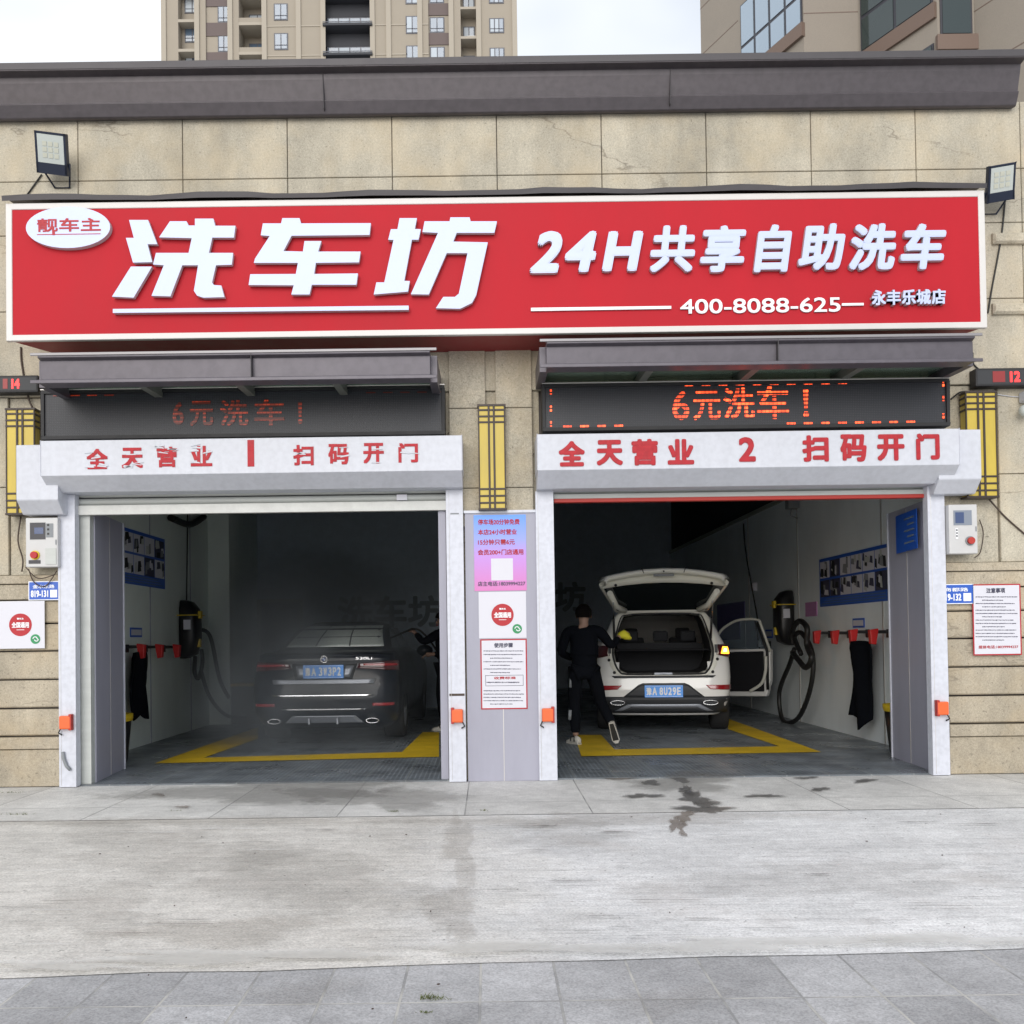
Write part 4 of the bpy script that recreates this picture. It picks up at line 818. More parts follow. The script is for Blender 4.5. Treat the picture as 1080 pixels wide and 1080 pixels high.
# ================================================================ BAY FITTINGS
def wallpic(x, a, b_, c, d, m, name, lab, cat, par=None, off=.006, group=None):
    s = -1 if x > 0 else 1; p0, p1 = PX(a, (b_ + d) / 2, x + s * off), PX(c, (b_ + d) / 2, x + s * off); 
    return p0, p1
def photo_poster(x, ya, yb_, z0, z1, cols, rows, lab, m=None):
    s = -1 if x > 0 else 1; t = thing('poster', lab, 'poster', (x, (ya + yb_) / 2, z0), 'photo posters on the bay walls')
    q = MB(); q.box(x + s * .0, x + s * .012, ya, yb_, z0, z1, 'plate_blue'); q.build('sheet', None, t); rr = random.Random(cols); y0, y1 = min(ya, yb_), max(ya, yb_); h = (z1 - z0); q = MB()
    cm = ['paper', 'grey_trim', 'seat_dark', 'ink', 'slat_white']
    for i in range(cols):
        for j in range(rows):
            a, b_ = y0 + .02 + (y1 - y0 - .04) * i / cols, y0 + .0 + (y1 - y0 - .04) * (i + 1) / cols; c, d = z0 + h * (.2 + .78 * j / rows), z0 + h * (.2 + .78 * (j + 1) / rows) - .03
            q.box(x + s * .012, x + s * .014, a, b_, c, d, 'paper' if rr.random() < .62 else 'ink')
            for k in range(5):
                u, v = rr.uniform(a, b_ - .06), rr.uniform(c, d - .1); w2, h2 = rr.uniform(.05, (b_ - a) * .5), rr.uniform(.08, (d - c) * .7); e = x + s * (.0145 + .0006 * k)
                u1, v1 = min(u + w2, b_), min(v + h2, d); q.add([(e, u, v), (e, u1, v + (v1 - v) * .2), (e, u1 - (u1 - u) * .2, v1), (e, u + (u1 - u) * .1, v1 - (v1 - v) * .1)], [(0, 1, 2, 3)], rr.choice(cm))
    q.build('photo_grid', None, t)
    q = MB()
    for k in range(3): q.box(x + s * .012, x + s * .0135, y0 + .08, y1 - .08 - k * .1, z0 + h * (.045 + .05 * k), z0 + h * (.06 + .05 * k), 'near_glass')
    q.build('print', None, t)
a, b_ = PX(127, 590, WL), PX(173, 590, WL); photo_poster(WL, a.y, b_.y, PX(150, 618, WL).z, PX(150, 562, WL).z, 4, 2, 'photo poster with a blue foot high on the left bay wall')
a, b_ = PX(938, 600, WR), PX(865, 600, WR); photo_poster(WR, a.y, b_.y, PX(900, 637, WR).z, PX(900, 582, WR).z, 6, 2, 'wide photo poster with a blue foot on the right bay wall')
# blue notice on right jamb leaf
a, b_ = PX(968, 560, 4.2), PX(946, 560, 4.27); q = MB(); z0, z1 = PX(957, 581, 4.22).z, PX(957, 540, 4.22).z
q.slab([(a.x - .012, a.y, z0), (b_.x - .012, b_.y, z0), (b_.x - .012, b_.y, z1), (a.x - .012, a.y, z1)], (.008, 0, 0), 'plate_blue')
for k in range(5): q.slab([(a.x - .0135, a.y + .06, z1 - .06 - k * .06), (b_.x - .0135, b_.y - .06 - .04 * (k % 2), z1 - .06 - k * .06), (b_.x - .0135, b_.y - .06 - .04 * (k % 2), z1 - .075 - k * .06), (a.x - .0135, a.y + .06, z1 - .075 - k * .06)], (.001, 0, 0), 'near_glass')
tag(q.build('notice', None), 'blue notice high on the grey jamb panel of the right bay', 'notice')
def bezier(v, n=6):
    o = []
    for i in range(len(v) - 1):
        p0, p1, p2, p3 = v[max(i - 1, 0)], v[i], v[i + 1], v[min(i + 2, len(v) - 1)]
        for k in range(n):
            t = k / n; o.append(.5 * ((2 * p1) + (p2 - p0) * t + (2 * p0 - 5 * p1 + 4 * p2 - p3) * t * t + (3 * p1 - p0 - 3 * p2 + p3) * t ** 3))
    return o + [v[-1]]
def vacuum(x, y, zc_, s, lab, loops, hl=.5):
    t = thing('vacuum_cleaner', lab, 'vacuum cleaner', (x, y, zc_ - .42), 'black wall mounted vacuum cleaners'); d = s
    rows = []
    for (z, hw, dp) in ((-.42, .10, .10), (-.36, .17, .22), (-.15, .20, .27), (.18, .20, .27), (.30, .185, .25), (.40, .13, .18), (.43, .07, .10)):
        ring = []
        for k in range(20):
            a = 2 * math.pi * k / 20; ca, sa = math.cos(a), math.sin(a); ex = .55
            ring.append(Vector((x + d * (dp / 2 + dp / 2 * math.copysign(abs(ca) ** ex, ca)), y + hw * math.copysign(abs(sa) ** ex, sa), zc_ + z)))
        rows.append(ring)
    q = MB(); q.grid(rows, None, True); q.add([v for v in rows[0]] + [v for v in rows[-1]], [tuple(range(20)), tuple(range(20, 40))]); q.build('body', 'black_plastic', t)
    q = MB(); q.box(x + d * .26, x + d * .30, y - .05, y + .05, zc_ + .16, zc_ + .27); q.box(x + d * .0, x + d * .285, y - .205, y + .205, zc_ + .20, zc_ + .215); q.build('latch', 'yellow_plastic', t, bevel=.004)
    q = MB(); q.box(x + d * .24, x + d * .285, y - .04, y + .04, zc_ - .26, zc_ - .14); q.build('latch', 'yellow_plastic', t, bevel=.006)
    q = MB(); q.box(x + d * .1, x + d * .2, y - .212, y - .20, zc_ + .0, zc_ + .14); q.build('label', 'paper', t)
    for nm, pts, r_ in loops:
        q = MB(); q.tube(bezier([Vector(p) for p in pts]), r_, 10); q.build(nm, 'cable', t)
    return t
p = PX(202, 664, -4.35); yv = p.y; zc0 = p.z
vacuum(WL, yv, zc0, 1, 'black wall vacuum with yellow latches in the misty left bay', [('hose', [(WL + .2, yv, zc0 - .4), (WL + .22, yv - .1, zc0 - .62), (WL + .2, yv + .15, zc0 - .72), (WL + .2, yv + .35, zc0 - .5), (WL + .2, yv + .3, zc0 - .3)], .03),
    ('hose', [(WL + .2, yv + .12, zc0 + .0), (WL + .26, yv + .55, zc0 - .1), (WL + .25, yv + 1.1, zc0 - .8), (WL + .35, yv + 1.5, zc0 - 1.2)], .03), ('hose', [(WL + .22, yv + .2, zc0 - .6), (WL + .3, yv + .35, zc0 - 1.0), (WL + .4, yv + .9, zc0 - 1.33), (WL + .6, yv + 1.3, zc0 - 1.38)], .028)])
p = PX(826, 652, 4.58); yv = p.y; zc0 = p.z
def q_(px, py, x=4.45): return PX(px, py, x)
vacuum(WR, yv, zc0, -1, 'black wall vacuum with a long looped hose in the right bay', [('hose', [q_(838, 684), (q_(833, 700)), q_(822, 730), q_(826, 760), q_(842, 757), q_(855, 725), q_(857, 690), q_(846, 668), q_(838, 672), q_(845, 690)], .034),
    ('hose', [q_(836, 680, 4.5), q_(836, 664, 4.48), q_(843, 655, 4.42), q_(851, 662, 4.4), q_(851, 680, 4.4), q_(856, 694, 4.4), q_(850, 704, 4.4), q_(842, 696, 4.42), q_(836, 688, 4.45)], .04)])
def hook(x, px, py, lab, s):
    p = PX(px, py, x); t = thing('mat_hook', lab, 'hook', p, 'red and black clamp hooks on the bay walls'); q = MB(); q.box(p.x, p.x + s * .02, p.y - .05, p.y + .05, p.z - .05, p.z + .05); q.box(p.x + s * .02, p.x + s * .16, p.y - .03, p.y + .03, p.z + .0, p.z + .04); q.build('arm', 'black_plastic', t, bevel=.006)
    q = MB(); q.prism([(p.x + s * .14, p.z + .06), (p.x + s * .24, p.z + .045), (p.x + s * .23, p.z - .12), (p.x + s * .17, p.z - .13), (p.x + s * .15, p.z - .02)], p.y - .04, p.y + .04); q.build('jaw', 'red_plastic', t, bevel=.008); return t
for px, lab in ((133, 'red hook nearest the door on the left bay wall'), (153, 'middle red hook on the left bay wall'), (172, 'red hook nearest the vacuum on the left bay wall')): hook(WL, px, 684, lab, 1)
for px, py, lab in ((876, 669, 'red hook nearest the vacuum on the right bay wall'), (896, 669, 'second red hook from the vacuum on the right bay wall'), (916, 668, 'red hook holding the black floor mat on the right bay wall'), (938, 668, 'red hook nearest the door on the right bay wall')): hook(WR, px, py, lab, -1)
# hanging mats
def hmat(x, y, z, w_, h, s, lab, seed):
    rr = random.Random(seed); rows = []
    for i in range(13):
        t = i / 12; row = []
        for k in range(11):
            u = k / 10 * 2 - 1; ww = w_ / 2 * (1 - .35 * t + .1 * math.sin(5 * t + seed)) * (1 if t > .06 else .8); row.append((x + s * (.07 + .05 * math.sin(u * 4 + t * 3)), y + u * ww + .05 * t, z - h * t + .05 * (1 - u * u) * (t < .1) - .08 * t * math.sin(u * 3 + seed)))
        rows.append(row)
    q = MB(); q.grid(rows); o = q.build('floor_mat', 'black_cloth'); md = o.modifiers.new('thick', 'SOLIDIFY'); md.thickness = .02; tag(o, lab, 'floor mat', 'black car floor mats hung on hooks'); return recenter(o, (x, y, z))
p = PX(912, 680, WR - .12); hmat(WR - .1, p.y, p.z, .78, .96, -1, 'black rubber mat hanging from a red hook in the right bay', 2)
p = PX(141, 692, WL + .1); hmat(WL + .1, p.y, p.z, .55, .72, 1, 'black rubber mat hanging from a red hook in the left bay', 5)
def bin_(x, y, lab):
    t = thing('waste_bin', lab, 'bin', (x, y, .012), 'black bins with yellow rims'); rows = []
    def rr_(hw, z, r=.4): return [Vector((x + hw * math.copysign(abs(math.cos(a)) ** .5, math.cos(a)), y + hw * math.copysign(abs(math.sin(a)) ** .5, math.sin(a)), z)) for a in [2 * math.pi * k / 20 for k in range(20)]]
    q = MB(); q.grid([rr_(.10, .012), rr_(.105, .03), rr_(.145, .50), rr_(.13, .50), rr_(.10, .05)], None, True); q.add(rr_(.10, .05), [tuple(range(20))]); q.build('body', 'black_plastic', t)
    q = MB(); q.grid([rr_(.15, .47), rr_(.16, .50), rr_(.16, .55), rr_(.135, .555), rr_(.135, .50)], None, True); q.build('rim', 'yellow_plastic', t)
p = G(937, 790); bin_(4.56, 1.55, 'black bin with a yellow rim by the door of the right bay'); p = G(133, 808); bin_(-4.18, p.y + .25, 'black bin with a yellow rim by the door of the left bay')
# stickers and papers on bay walls
def wp(x, a, b_, c, d, m, lab, name='wall_label', inner=None):
    s = -1 if x > 0 else 1; p0, p1 = PX(a, (b_ + d) / 2, x), PX(c, (b_ + d) / 2, x); z0, z1 = PX((a + c) / 2, d, x).z, PX((a + c) / 2, b_, x).z; q = MB(); q.box(x, x + s * .01, p0.y, p1.y, z0, z1, m)
    if inner: yy0, yy1 = min(p0.y, p1.y), max(p0.y, p1.y); q.box(x + s * .01, x + s * .012, yy0 + .02, yy1 - .02, z0 + (z1 - z0) * .2, z0 + (z1 - z0) * .8, inner)
    o = q.build(name, None); tag(o, lab, 'label'); return recenter(o, (x, p0.y, z0))
wp(WR, 912, 652, 900, 662, 'plate_blue', 'blue and white label above the right bay hooks', inner='paper'); wp(WL, 137, 662, 149, 672, 'plate_blue', 'blue and white label above the left bay hooks', inner='paper')
wp(WR, 815, 664, 808, 673, 'plate_blue', 'small blue and white label beside the lance cable in the right bay', inner='paper'); mat('pink_paper', (.55, .25, .50), .5); wp(WR, 862, 635, 850, 650, 'pink_paper', 'pink paper on the right bay wall')
mat('violet_paper', (.16, .14, .34), .5); wp(WR, 786, 636, 757, 672, 'violet_paper', 'dim violet poster on the right bay wall beyond the open car door', 'poster')
# lance hose and junction box in the right bay
t = thing('spray_lance', 'spray lance hose hanging from the ceiling rail on the right bay wall', 'hose', PX(785, 550, 4.5)); q = MB(); q.tube(bezier([PX(784, 552, 4.5), PX(787, 585, 4.5), PX(795, 630, 4.55), PX(803, 680, 4.6), PX(805, 715, 4.6), PX(809, 727, 4.6), PX(812, 715, 4.6), PX(813, 690, 4.6), PX(811, 678, 4.62)]), .013, 8); q.build('hose', 'cable', t)
q = MB(); c = PX(806, 680, 4.65); q.box(4.6, 4.72, c.y - .12, c.y + .12, c.z - .02, c.z + .03); q.box(4.55, 4.6, c.y - .12, c.y - .08, c.z - .02, c.z + .09); q.build('holder', 'slat_white', t)
q = MB(); c = PX(811, 680, 4.6); q.box(c.x - .03, c.x + .03, c.y - .03, c.y + .03, c.z - .1, c.z + .06); q.build('gun', 'black_plastic', t, bevel=.01)
q = MB(); c = PX(834, 533, 4.6); q.box(c.x - .06, c.x + .1, c.y - .08, c.y + .08, c.z - .05, c.z + .08); q.tube([c, c + Vector((0, 0, -.15)), c + Vector((.1, .0, -.2))], .012, 6); tag(q.build('junction_box', 'grey_trim'), 'small grey junction box under the rail on the right bay wall', 'box')
q = MB(); c = PX(794, 619, 4.66); q.box(c.x - .02, c.x + .06, c.y - .05, c.y + .05, c.z - .07, c.z + .07); tag(q.build('wall_switch', 'paper'), 'small white switch box beside the lance hose in the right bay', 'switch')
# dark chest and pipes in the left bay
p = G(252, 773); t = thing('storage_chest', 'dark storage chest with a yellow lid at the back of the left bay', 'chest', p); q = MB(); q.box(-4.3, -3.55, 6.3, 6.75 - .03, .012, .62); q.build('body', 'black_plastic', t, bevel=.01); q = MB(); q.box(-4.34, -3.51, 6.26, 6.745, .62, .66); q.build('lid', 'yellow_paint', t, bevel=.006)
q = MB(); q.ball((-3.30, 6.5, .2), .19, None, 14, (1, 1, .95)); mat('green_plastic', (.35, .5, .05), .5); tag(q.build('bucket', 'green_plastic'), 'yellow green round tub beside the dark chest in the left bay', 'tub')
q = MB(); x = WL + .06; ps = [PX(180, 546, x), PX(200, 551, x), PX(215, 545, x)]; q.tube(bezier([ps[0], ps[1] + Vector((0, 0, -.03)), ps[2]]), .05, 8); q.tube([PX(198, 540, x), PX(196, 690, x)], .01, 6); tag(q.build('pipe', 'cable'), 'dark hose bracket and thin pole high on the left bay wall', 'pipe')
# steam of the pressure washer
def steam(name, b, dens, col=(.82, .91, 1.0)):
    q = MB(); q.box(*b); o = q.build(name); m = bpy.data.materials.new('steam_' + name); m.use_nodes = True; t = m.node_tree; t.nodes.remove(t.nodes['Principled BSDF']); v = t.nodes.new('ShaderNodeVolumePrincipled')
    v.inputs['Color'].default_value = (*col, 1); v.inputs['Anisotropy'].default_value = .2; tc = t.nodes.new('ShaderNodeTexCoord')
    n = t.nodes.new('ShaderNodeTexNoise'); n.inputs['Scale'].default_value = 1.1; n.inputs['Detail'].default_value = 3; n.inputs['Distortion'].default_value = .6; t.links.new(tc.outputs['Object'], n.inputs['Vector'])
    mr = t.nodes.new('ShaderNodeMapRange'); mr.inputs[1].default_value = .34; mr.inputs[2].default_value = .66; mr.inputs[3].default_value = 0; mr.inputs[4].default_value = dens; t.links.new(n.outputs[0], mr.inputs[0])
    # fades out towards the sides of the cloud
    g = t.nodes.new('ShaderNodeTexGradient'); g.gradient_type = 'SPHERICAL'; mp = t.nodes.new('ShaderNodeMapping'); mp.vector_type = 'TEXTURE'
    mp.inputs['Location'].default_value = ((b[0] + b[1]) / 2, (b[2] + b[3]) / 2, (b[4] + b[5]) / 2); mp.inputs['Scale'].default_value = ((b[1] - b[0]) / 2, (b[3] - b[2]) / 2, (b[5] - b[4]) / 2)
    t.links.new(tc.outputs['Object'], mp.inputs[0]); t.links.new(mp.outputs[0], g.inputs[0]); mu = t.nodes.new('ShaderNodeMath'); mu.operation = 'MULTIPLY'; t.links.new(mr.outputs[0], mu.inputs[0]); t.links.new(g.outputs[1], mu.inputs[1]); t.links.new(mu.outputs[0], v.inputs['Density'])
    t.links.new(v.outputs[0], t.nodes['Material Output'].inputs['Volume']); o.data.materials.clear(); o.data.materials.append(m); o['kind'] = 'stuff'; return o
steam('steam', (-4.1, -.7, .9, 8.0, -1.3, 2.8), 1.9)
# ================================================================ CARS
def lerp(a, b, t): return a + (b - a) * t
class Body:
    """closed car shell from horizontal slices: z, half width, rear y, front y, corner radius"""
    def __init__(s, lv, bow=.05, fbow=.16): s.lv = lv; s.bow = bow; s.fbow = fbow
    def at(s, z):
        L_ = s.lv; z = max(L_[0][0], min(L_[-1][0], z))
        for i in range(len(L_) - 1):
            if z <= L_[i + 1][0]:
                t = (z - L_[i][0]) / max(1e-6, L_[i + 1][0] - L_[i][0]); return [lerp(a, b, t) for a, b in zip(L_[i][1:], L_[i + 1][1:])]
        return list(L_[-1][1:])
    def rear(s, x, z):
        w, yr, yf, r = s.at(z); a = min(abs(x), w); y = yr + s.bow * (a / w) ** 2; e = max(0, a - (w - r)) / r; return y + r * 1.1 * (1 - math.sqrt(max(0, 1 - e * e)))
    def front(s, x, z):
        w, yr, yf, r = s.at(z); a = min(abs(x), w); y = yf - s.fbow * (a / w) ** 2; e = max(0, a - (w - r)) / r; return y - r * 1.2 * (1 - math.sqrt(max(0, 1 - e * e)))
    def side(s, y, z):
        w, yr, yf, r = s.at(z); return w
    def ring(s, z):
        w = s.at(z)[0]; xs = [-1, -.995, -.98, -.95, -.9, -.8, -.65, -.45, -.22, 0, .22, .45, .65, .8, .9, .95, .98, .995, 1]
        a = [Vector((x * w, s.rear(x * w, z), z)) for x in xs]; b = [Vector((x * w, s.front(x * w, z), z)) for x in xs[::-1]]
        y0, y1 = a[-1].y, b[0].y; sd = [Vector((w, lerp(y0, y1, k / 12), z)) for k in range(1, 12)]; sl = [Vector((-w, lerp(y1, y0, k / 12), z)) for k in range(1, 12)]
        return a + sd + b + sl
    def shell(s, zs, m, drop=None):
        q = MB(); rows = [s.ring(z) for z in zs]; n = len(rows[0])
        vs = [p for r_ in rows for p in r_]; fs = []
        for i in range(len(rows) - 1):
            for k in range(n):
                f = (i * n + k, i * n + (k + 1) % n, (i + 1) * n + (k + 1) % n, (i + 1) * n + k)
                c = sum((vs[j] for j in f), Vector()) / 4
                if drop and drop(c): continue
                fs.append(f)
        q.add(vs, fs, m, True); q.add(rows[-1], [tuple(range(n))], m); q.add(rows[0], [tuple(range(n))[::-1]], m); return q
    def rpatch(s, mb, c4, off, m, nu=14, nv=6):       # patch on the rear face, corners (x,z): bl, br, tr, tl
        rows = []
        for j in range(nv + 1):
            v = j / nv; row = []
            for i in range(nu + 1):
                u = i / nu; x = lerp(lerp(c4[0][0], c4[1][0], u), lerp(c4[3][0], c4[2][0], u), v); z = lerp(lerp(c4[0][1], c4[1][1], u), lerp(c4[3][1], c4[2][1], u), v)
                ox = 0
                w = s.at(z)[0]; e = max(0, abs(x) - (w - s.at(z)[3])) / s.at(z)[3]; row.append(Vector((x + math.copysign(off * e, x), s.rear(x, z) - off * (1 - .3 * e), z)))
            rows.append(row)
        mb.grid(rows, m); edge = rows[0] + [r_[-1] for r_ in rows[1:]] + rows[-1][::-1][1:] + [r_[0] for r_ in rows[::-1][1:-1]]
        b = [p + Vector((0, off * 1.6 + .004, 0)) for p in edge]; k = len(edge); mb.add(edge + b, [(i, (i + 1) % k, (i + 1) % k + k, i + k) for i in range(k)], m); return mb
    def spatch(s, mb, sd, c4, off, m, nu=10, nv=5):   # patch on a flank, corners (y,z)
        rows = []
        for j in range(nv + 1):
            v = j / nv; rows.append([Vector((sd * (s.at(lerp(lerp(c4[0][1], c4[1][1], i / nu), lerp(c4[3][1], c4[2][1], i / nu), v))[0] + off), lerp(lerp(c4[0][0], c4[1][0], i / nu), lerp(c4[3][0], c4[2][0], i / nu), v), lerp(lerp(c4[0][1], c4[1][1], i / nu), lerp(c4[3][1], c4[2][1], i / nu), v))) for i in range(nu + 1)])
        return mb.grid(rows, m)
def dense(lv, n=3):
    o = []
    for i in range(len(lv) - 1):
        for k in range(n): o.append(lerp(lv[i][0], lv[i + 1][0], k / n))
    return o + [lv[-1][0]]
def wheel(par, x, y, r, w, sd):
    o = MB(); pr = [(-w / 2, r * .62), (-w / 2, r * .93), (-w * .38, r), (w * .38, r), (w / 2, r * .93), (w / 2, r * .62)]
    rows = [[Vector((x + a, y + b * math.cos(2 * math.pi * k / 32), r + b * math.sin(2 * math.pi * k / 32))) for k in range(32)] for a, b in pr]; o.grid(rows, 'tyre', True)
    wh = o.build('wheel', None, par)
    q = MB(); xo = x + sd * w * .46
    q.grid([[Vector((xo - sd * d, y + b * math.cos(2 * math.pi * k / 32), r + b * math.sin(2 * math.pi * k / 32))) for k in range(32)] for d, b in ((0, r * .66), (.0, r * .6), (.05, r * .56), (.06, .02))], 'silver_trim', True)
    for k in range(5):
        a = 2 * math.pi * k / 5; u = Vector((0, math.cos(a), math.sin(a))); v = Vector((0, -math.sin(a), math.cos(a))); c = Vector((xo, y, r))
        q.slab([c + u * .05 + v * .03, c + u * r * .6 + v * .02, c + u * r * .6 - v * .02, c + u * .05 - v * .03], (-sd * .03, 0, 0), 'silver_trim')
    q.build('rim', None, wh)
def place(t, x, y, yaw): t.location = (x, y, .016); t.rotation_euler = (0, 0, yaw)
def numplate(par, b, zc_, txt, ln):
    q = MB(); k = 1.16; y = min(b.rear(0, zc_ - .08), b.rear(0, zc_ + .08), b.rear(.25, zc_)) - .022; q.box(-.22 * k, .22 * k, y, y + .012, zc_ - .07 * k, zc_ + .07 * k, 'car_plate_blue')
    for bx in ((-.213, .213, .060, .063), (-.213, .213, -.063, -.060)): q.box(bx[0] * k, bx[1] * k, y - .001, y, zc_ + bx[2] * k, zc_ + bx[3] * k, 'plate_white')
    zb = zc_ - .045 * k; text(q, txt[0], (-.200 * k, y, zb), UX, UZ, .060 * k, .092 * k, 'plate_white', .004, .0015); text(q, txt[1], (-.132 * k, y, zb), UX, UZ, .054 * k, .092 * k, 'plate_white', .0045, .0015)
    for i, ch in enumerate(txt[2:]): text(q, ch, ((-.050 + i * .0505) * k, y, zb), UX, UZ, .042 * k, .092 * k, 'plate_white', .0045, .0015)
    q.build('number_plate', None, par)
# ---- black saloon, left bay
sd = thing('saloon_car', 'wet black saloon car seen from behind in the misty left bay', 'car', (0, 0, 0))
lv = [(.20, .80, .16, 4.75, .22), (.27, .88, .06, 4.88, .22), (.40, .925, .0, 4.95, .2), (.56, .935, -.01, 4.95, .19), (.72, .94, .01, 4.92, .18), (.86, .93, .05, 4.82, .17), (.97, .915, .08, 4.5, .16), (1.05, .89, .08, 3.9, .16), (1.10, .87, .10, 3.62, .16),
      (1.125, .83, .22, 3.55, .16), (1.14, .78, .62, 3.5, .16), (1.18, .745, .80, 3.42, .14), (1.32, .69, 1.12, 3.1, .14), (1.43, .645, 1.48, 2.8, .14), (1.49, .60, 1.80, 2.55, .16), (1.52, .50, 2.05, 2.35, .16), (1.53, .36, 2.15, 2.27, .12)]
B = Body(lv); zs = dense(lv); B.shell(zs, 'car_black').build('body', None, sd)
q = MB(); B.rpatch(q, [(-.66, 1.19), (.66, 1.19), (.54, 1.475), (-.54, 1.475)], .006, 'car_glass_reflection', 16, 8); o = q.build('rear_window', None, sd)
q = MB()
for a, b in ((-.26, -.20), (.20, .15)): B.rpatch(q, [(a - .008, 1.2), (a + .008, 1.2), (b + .008, 1.47), (b - .008, 1.47)], .010, 'car_black', 1, 6)
q.build('window_strip', None, o)
for s_ in (-1, 1):
    q = MB(); B.spatch(q, s_, [(.95, 1.17), (1.9, 1.16), (1.95, 1.45), (1.55, 1.42)], .006, 'car_glass'); q.build('side_window', None, sd)
    q = MB(); B.spatch(q, s_, [(1.96, 1.16), (3.25, 1.15), (2.72, 1.44), (2.0, 1.45)], .006, 'car_glass'); q.build('side_window', None, sd)
    q = MB(); B.rpatch(q, [(s_ * .42, .93), (s_ * .925, .90), (s_ * .912, 1.02), (s_ * .44, .99)], .008, 'tail_dark'); B.rpatch(q, [(s_ * .50, .965), (s_ * .92, .955), (s_ * .915, .985), (s_ * .50, .985)], .014, 'tail_red'); q.build('tail_light', None, sd)
    q = MB(); B.rpatch(q, [(s_ * .62, .475), (s_ * .88, .475), (s_ * .88, .51), (s_ * .62, .51)], .008, 'tail_red'); q.build('reflector', None, sd)
    q = MB(); c = Vector((s_ * .62, -.015, .30)); q.grid([[c + Vector((math.cos(a) * rx, d, math.sin(a) * rz)) for a in [2 * math.pi * k / 20 for k in range(20)]] for d, rx, rz in ((.05, .085, .034), (-.02, .085, .034), (-.02, .07, .024), (.05, .065, .022))], 'chrome', True); q.build('exhaust_tip', None, sd)
    q = MB(); q.ball((s_ * 1.03, 3.05, 1.10), .13, 'car_black', 12, (1, .5, .7)); q.build('mirror', None, sd)
    for y in (.98, 3.98): wheel(sd, s_ * .80, y, .345, .27, s_)
q = MB(); B.rpatch(q, [(-.36, .80), (.36, .80), (.42, .99), (-.42, .99)], .004, 'plastic_dark'); q.build('plate_recess', None, sd)
q = MB()
B.rpatch(q, [(-.33, .83), (-.24, .83), (-.24, .965), (-.36, .965)], .012, 'silver_trim', 3, 3); B.rpatch(q, [(.24, .83), (.33, .83), (.38, .965), (.24, .965)], .012, 'silver_trim', 3, 3)
B.rpatch(q, [(-.64, .745), (.64, .745), (.66, .80), (-.66, .80)], .010, 'silver_trim'); q.build('boot_trim', None, sd)
q = MB(); B.rpatch(q, [(-.62, .60), (.62, .60), (.66, .615), (-.66, .615)], .012, 'chrome'); B.rpatch(q, [(-.52, .43), (.52, .43), (.54, .445), (-.54, .445)], .012, 'chrome'); q.build('bumper_trim', None, sd)
q = MB(); B.rpatch(q, [(-.50, .27), (.50, .27), (.40, .36), (-.40, .36)], .016, 'silver_trim')
for x in (-.18, .18): q.box(x - .01, x + .01, -.03, .02, .26, .33, 'silver_trim')
q.build('diffuser', None, sd)
q = MB(); B.rpatch(q, [(-.84, 1.085), (.84, 1.085), (.80, 1.115), (-.80, 1.115)], .02, 'car_black'); q.build('spoiler', None, sd)
numplate(sd, B, .895, ['豫', 'A', '3', 'W', '3', 'P', '2'], 5)
q = MB(); yb_ = B.rear(0, 1.045) - .012
for r_, m, d in ((.043, 'chrome', 0), (.037, 'black_plastic', .003), (.024, 'plate_white', .005)): q.prism([(r_ * math.cos(2 * math.pi * i / 24), 1.045 + r_ * math.sin(2 * math.pi * i / 24)) for i in range(24)], yb_ - d, yb_ + .01, m)
for a0 in (0, math.pi): q.prism([(0, 1.045)] + [(.0235 * math.cos(a0 + math.pi / 2 * i / 6), 1.045 + .0235 * math.sin(a0 + math.pi / 2 * i / 6)) for i in range(7)], yb_ - .007, yb_, 'plate_blue')
q.build('badge', None, sd)
q = MB(); text(q, '530Li', (.40, B.rear(.5, 1.05) - .003, 1.035), UX, UZ, .21, .032, 'chrome', .001, .003); q.build('badge', None, sd)
place(sd, (344 - 515) * .01225, 2.98, R(-1.0)); sd.scale = (1.0, 1.0, 1.04)
# ---- white suv with open tailgate, right bay
sv = thing('white_suv', 'white compact suv with raised tailgate and open door in the right bay', 'car', (0, 0, 0))
lv = [(.24, .76, .12, 4.1, .2), (.32, .84, .04, 4.22, .2), (.46, .89, -.01, 4.28, .2), (.60, .905, -.02, 4.3, .2), (.75, .915, .0, 4.28, .2), (.90, .915, .05, 4.22, .2), (1.04, .905, .09, 4.0, .2), (1.14, .885, .12, 3.6, .2), (1.20, .86, .14, 3.4, .2),
      (1.30, .81, .20, 3.2, .18), (1.44, .745, .27, 2.95, .16), (1.56, .69, .34, 2.7, .15), (1.63, .64, .40, 2.5, .15), (1.67, .56, .50, 2.3, .15), (1.685, .42, .62, 2.1, .12)]
S = Body(lv, .05)
def hw_open(z):                                         # half width of the boot opening at height z
    pts = [(.80, .50), (.84, .60), (.95, .66), (1.10, .69), (1.25, .67), (1.40, .63), (1.55, .585), (1.62, .54), (1.64, .40)]
    if z < pts[0][0] or z > pts[-1][0]: return 0
    for i in range(len(pts) - 1):
        if z <= pts[i + 1][0]: return lerp(pts[i][1], pts[i + 1][1], (z - pts[i][0]) / (pts[i + 1][0] - pts[i][0]))
def drop(c): return c.y < .95 and .80 < c.z < 1.645 and abs(c.x) < hw_open(c.z) + .0 and c.y < 1.0
zs = sorted(set(dense(lv, 4) + [.80, .84, 1.64])); bd2 = S.shell(zs, 'car_white', drop); bo = bd2.build('body', None, sv)
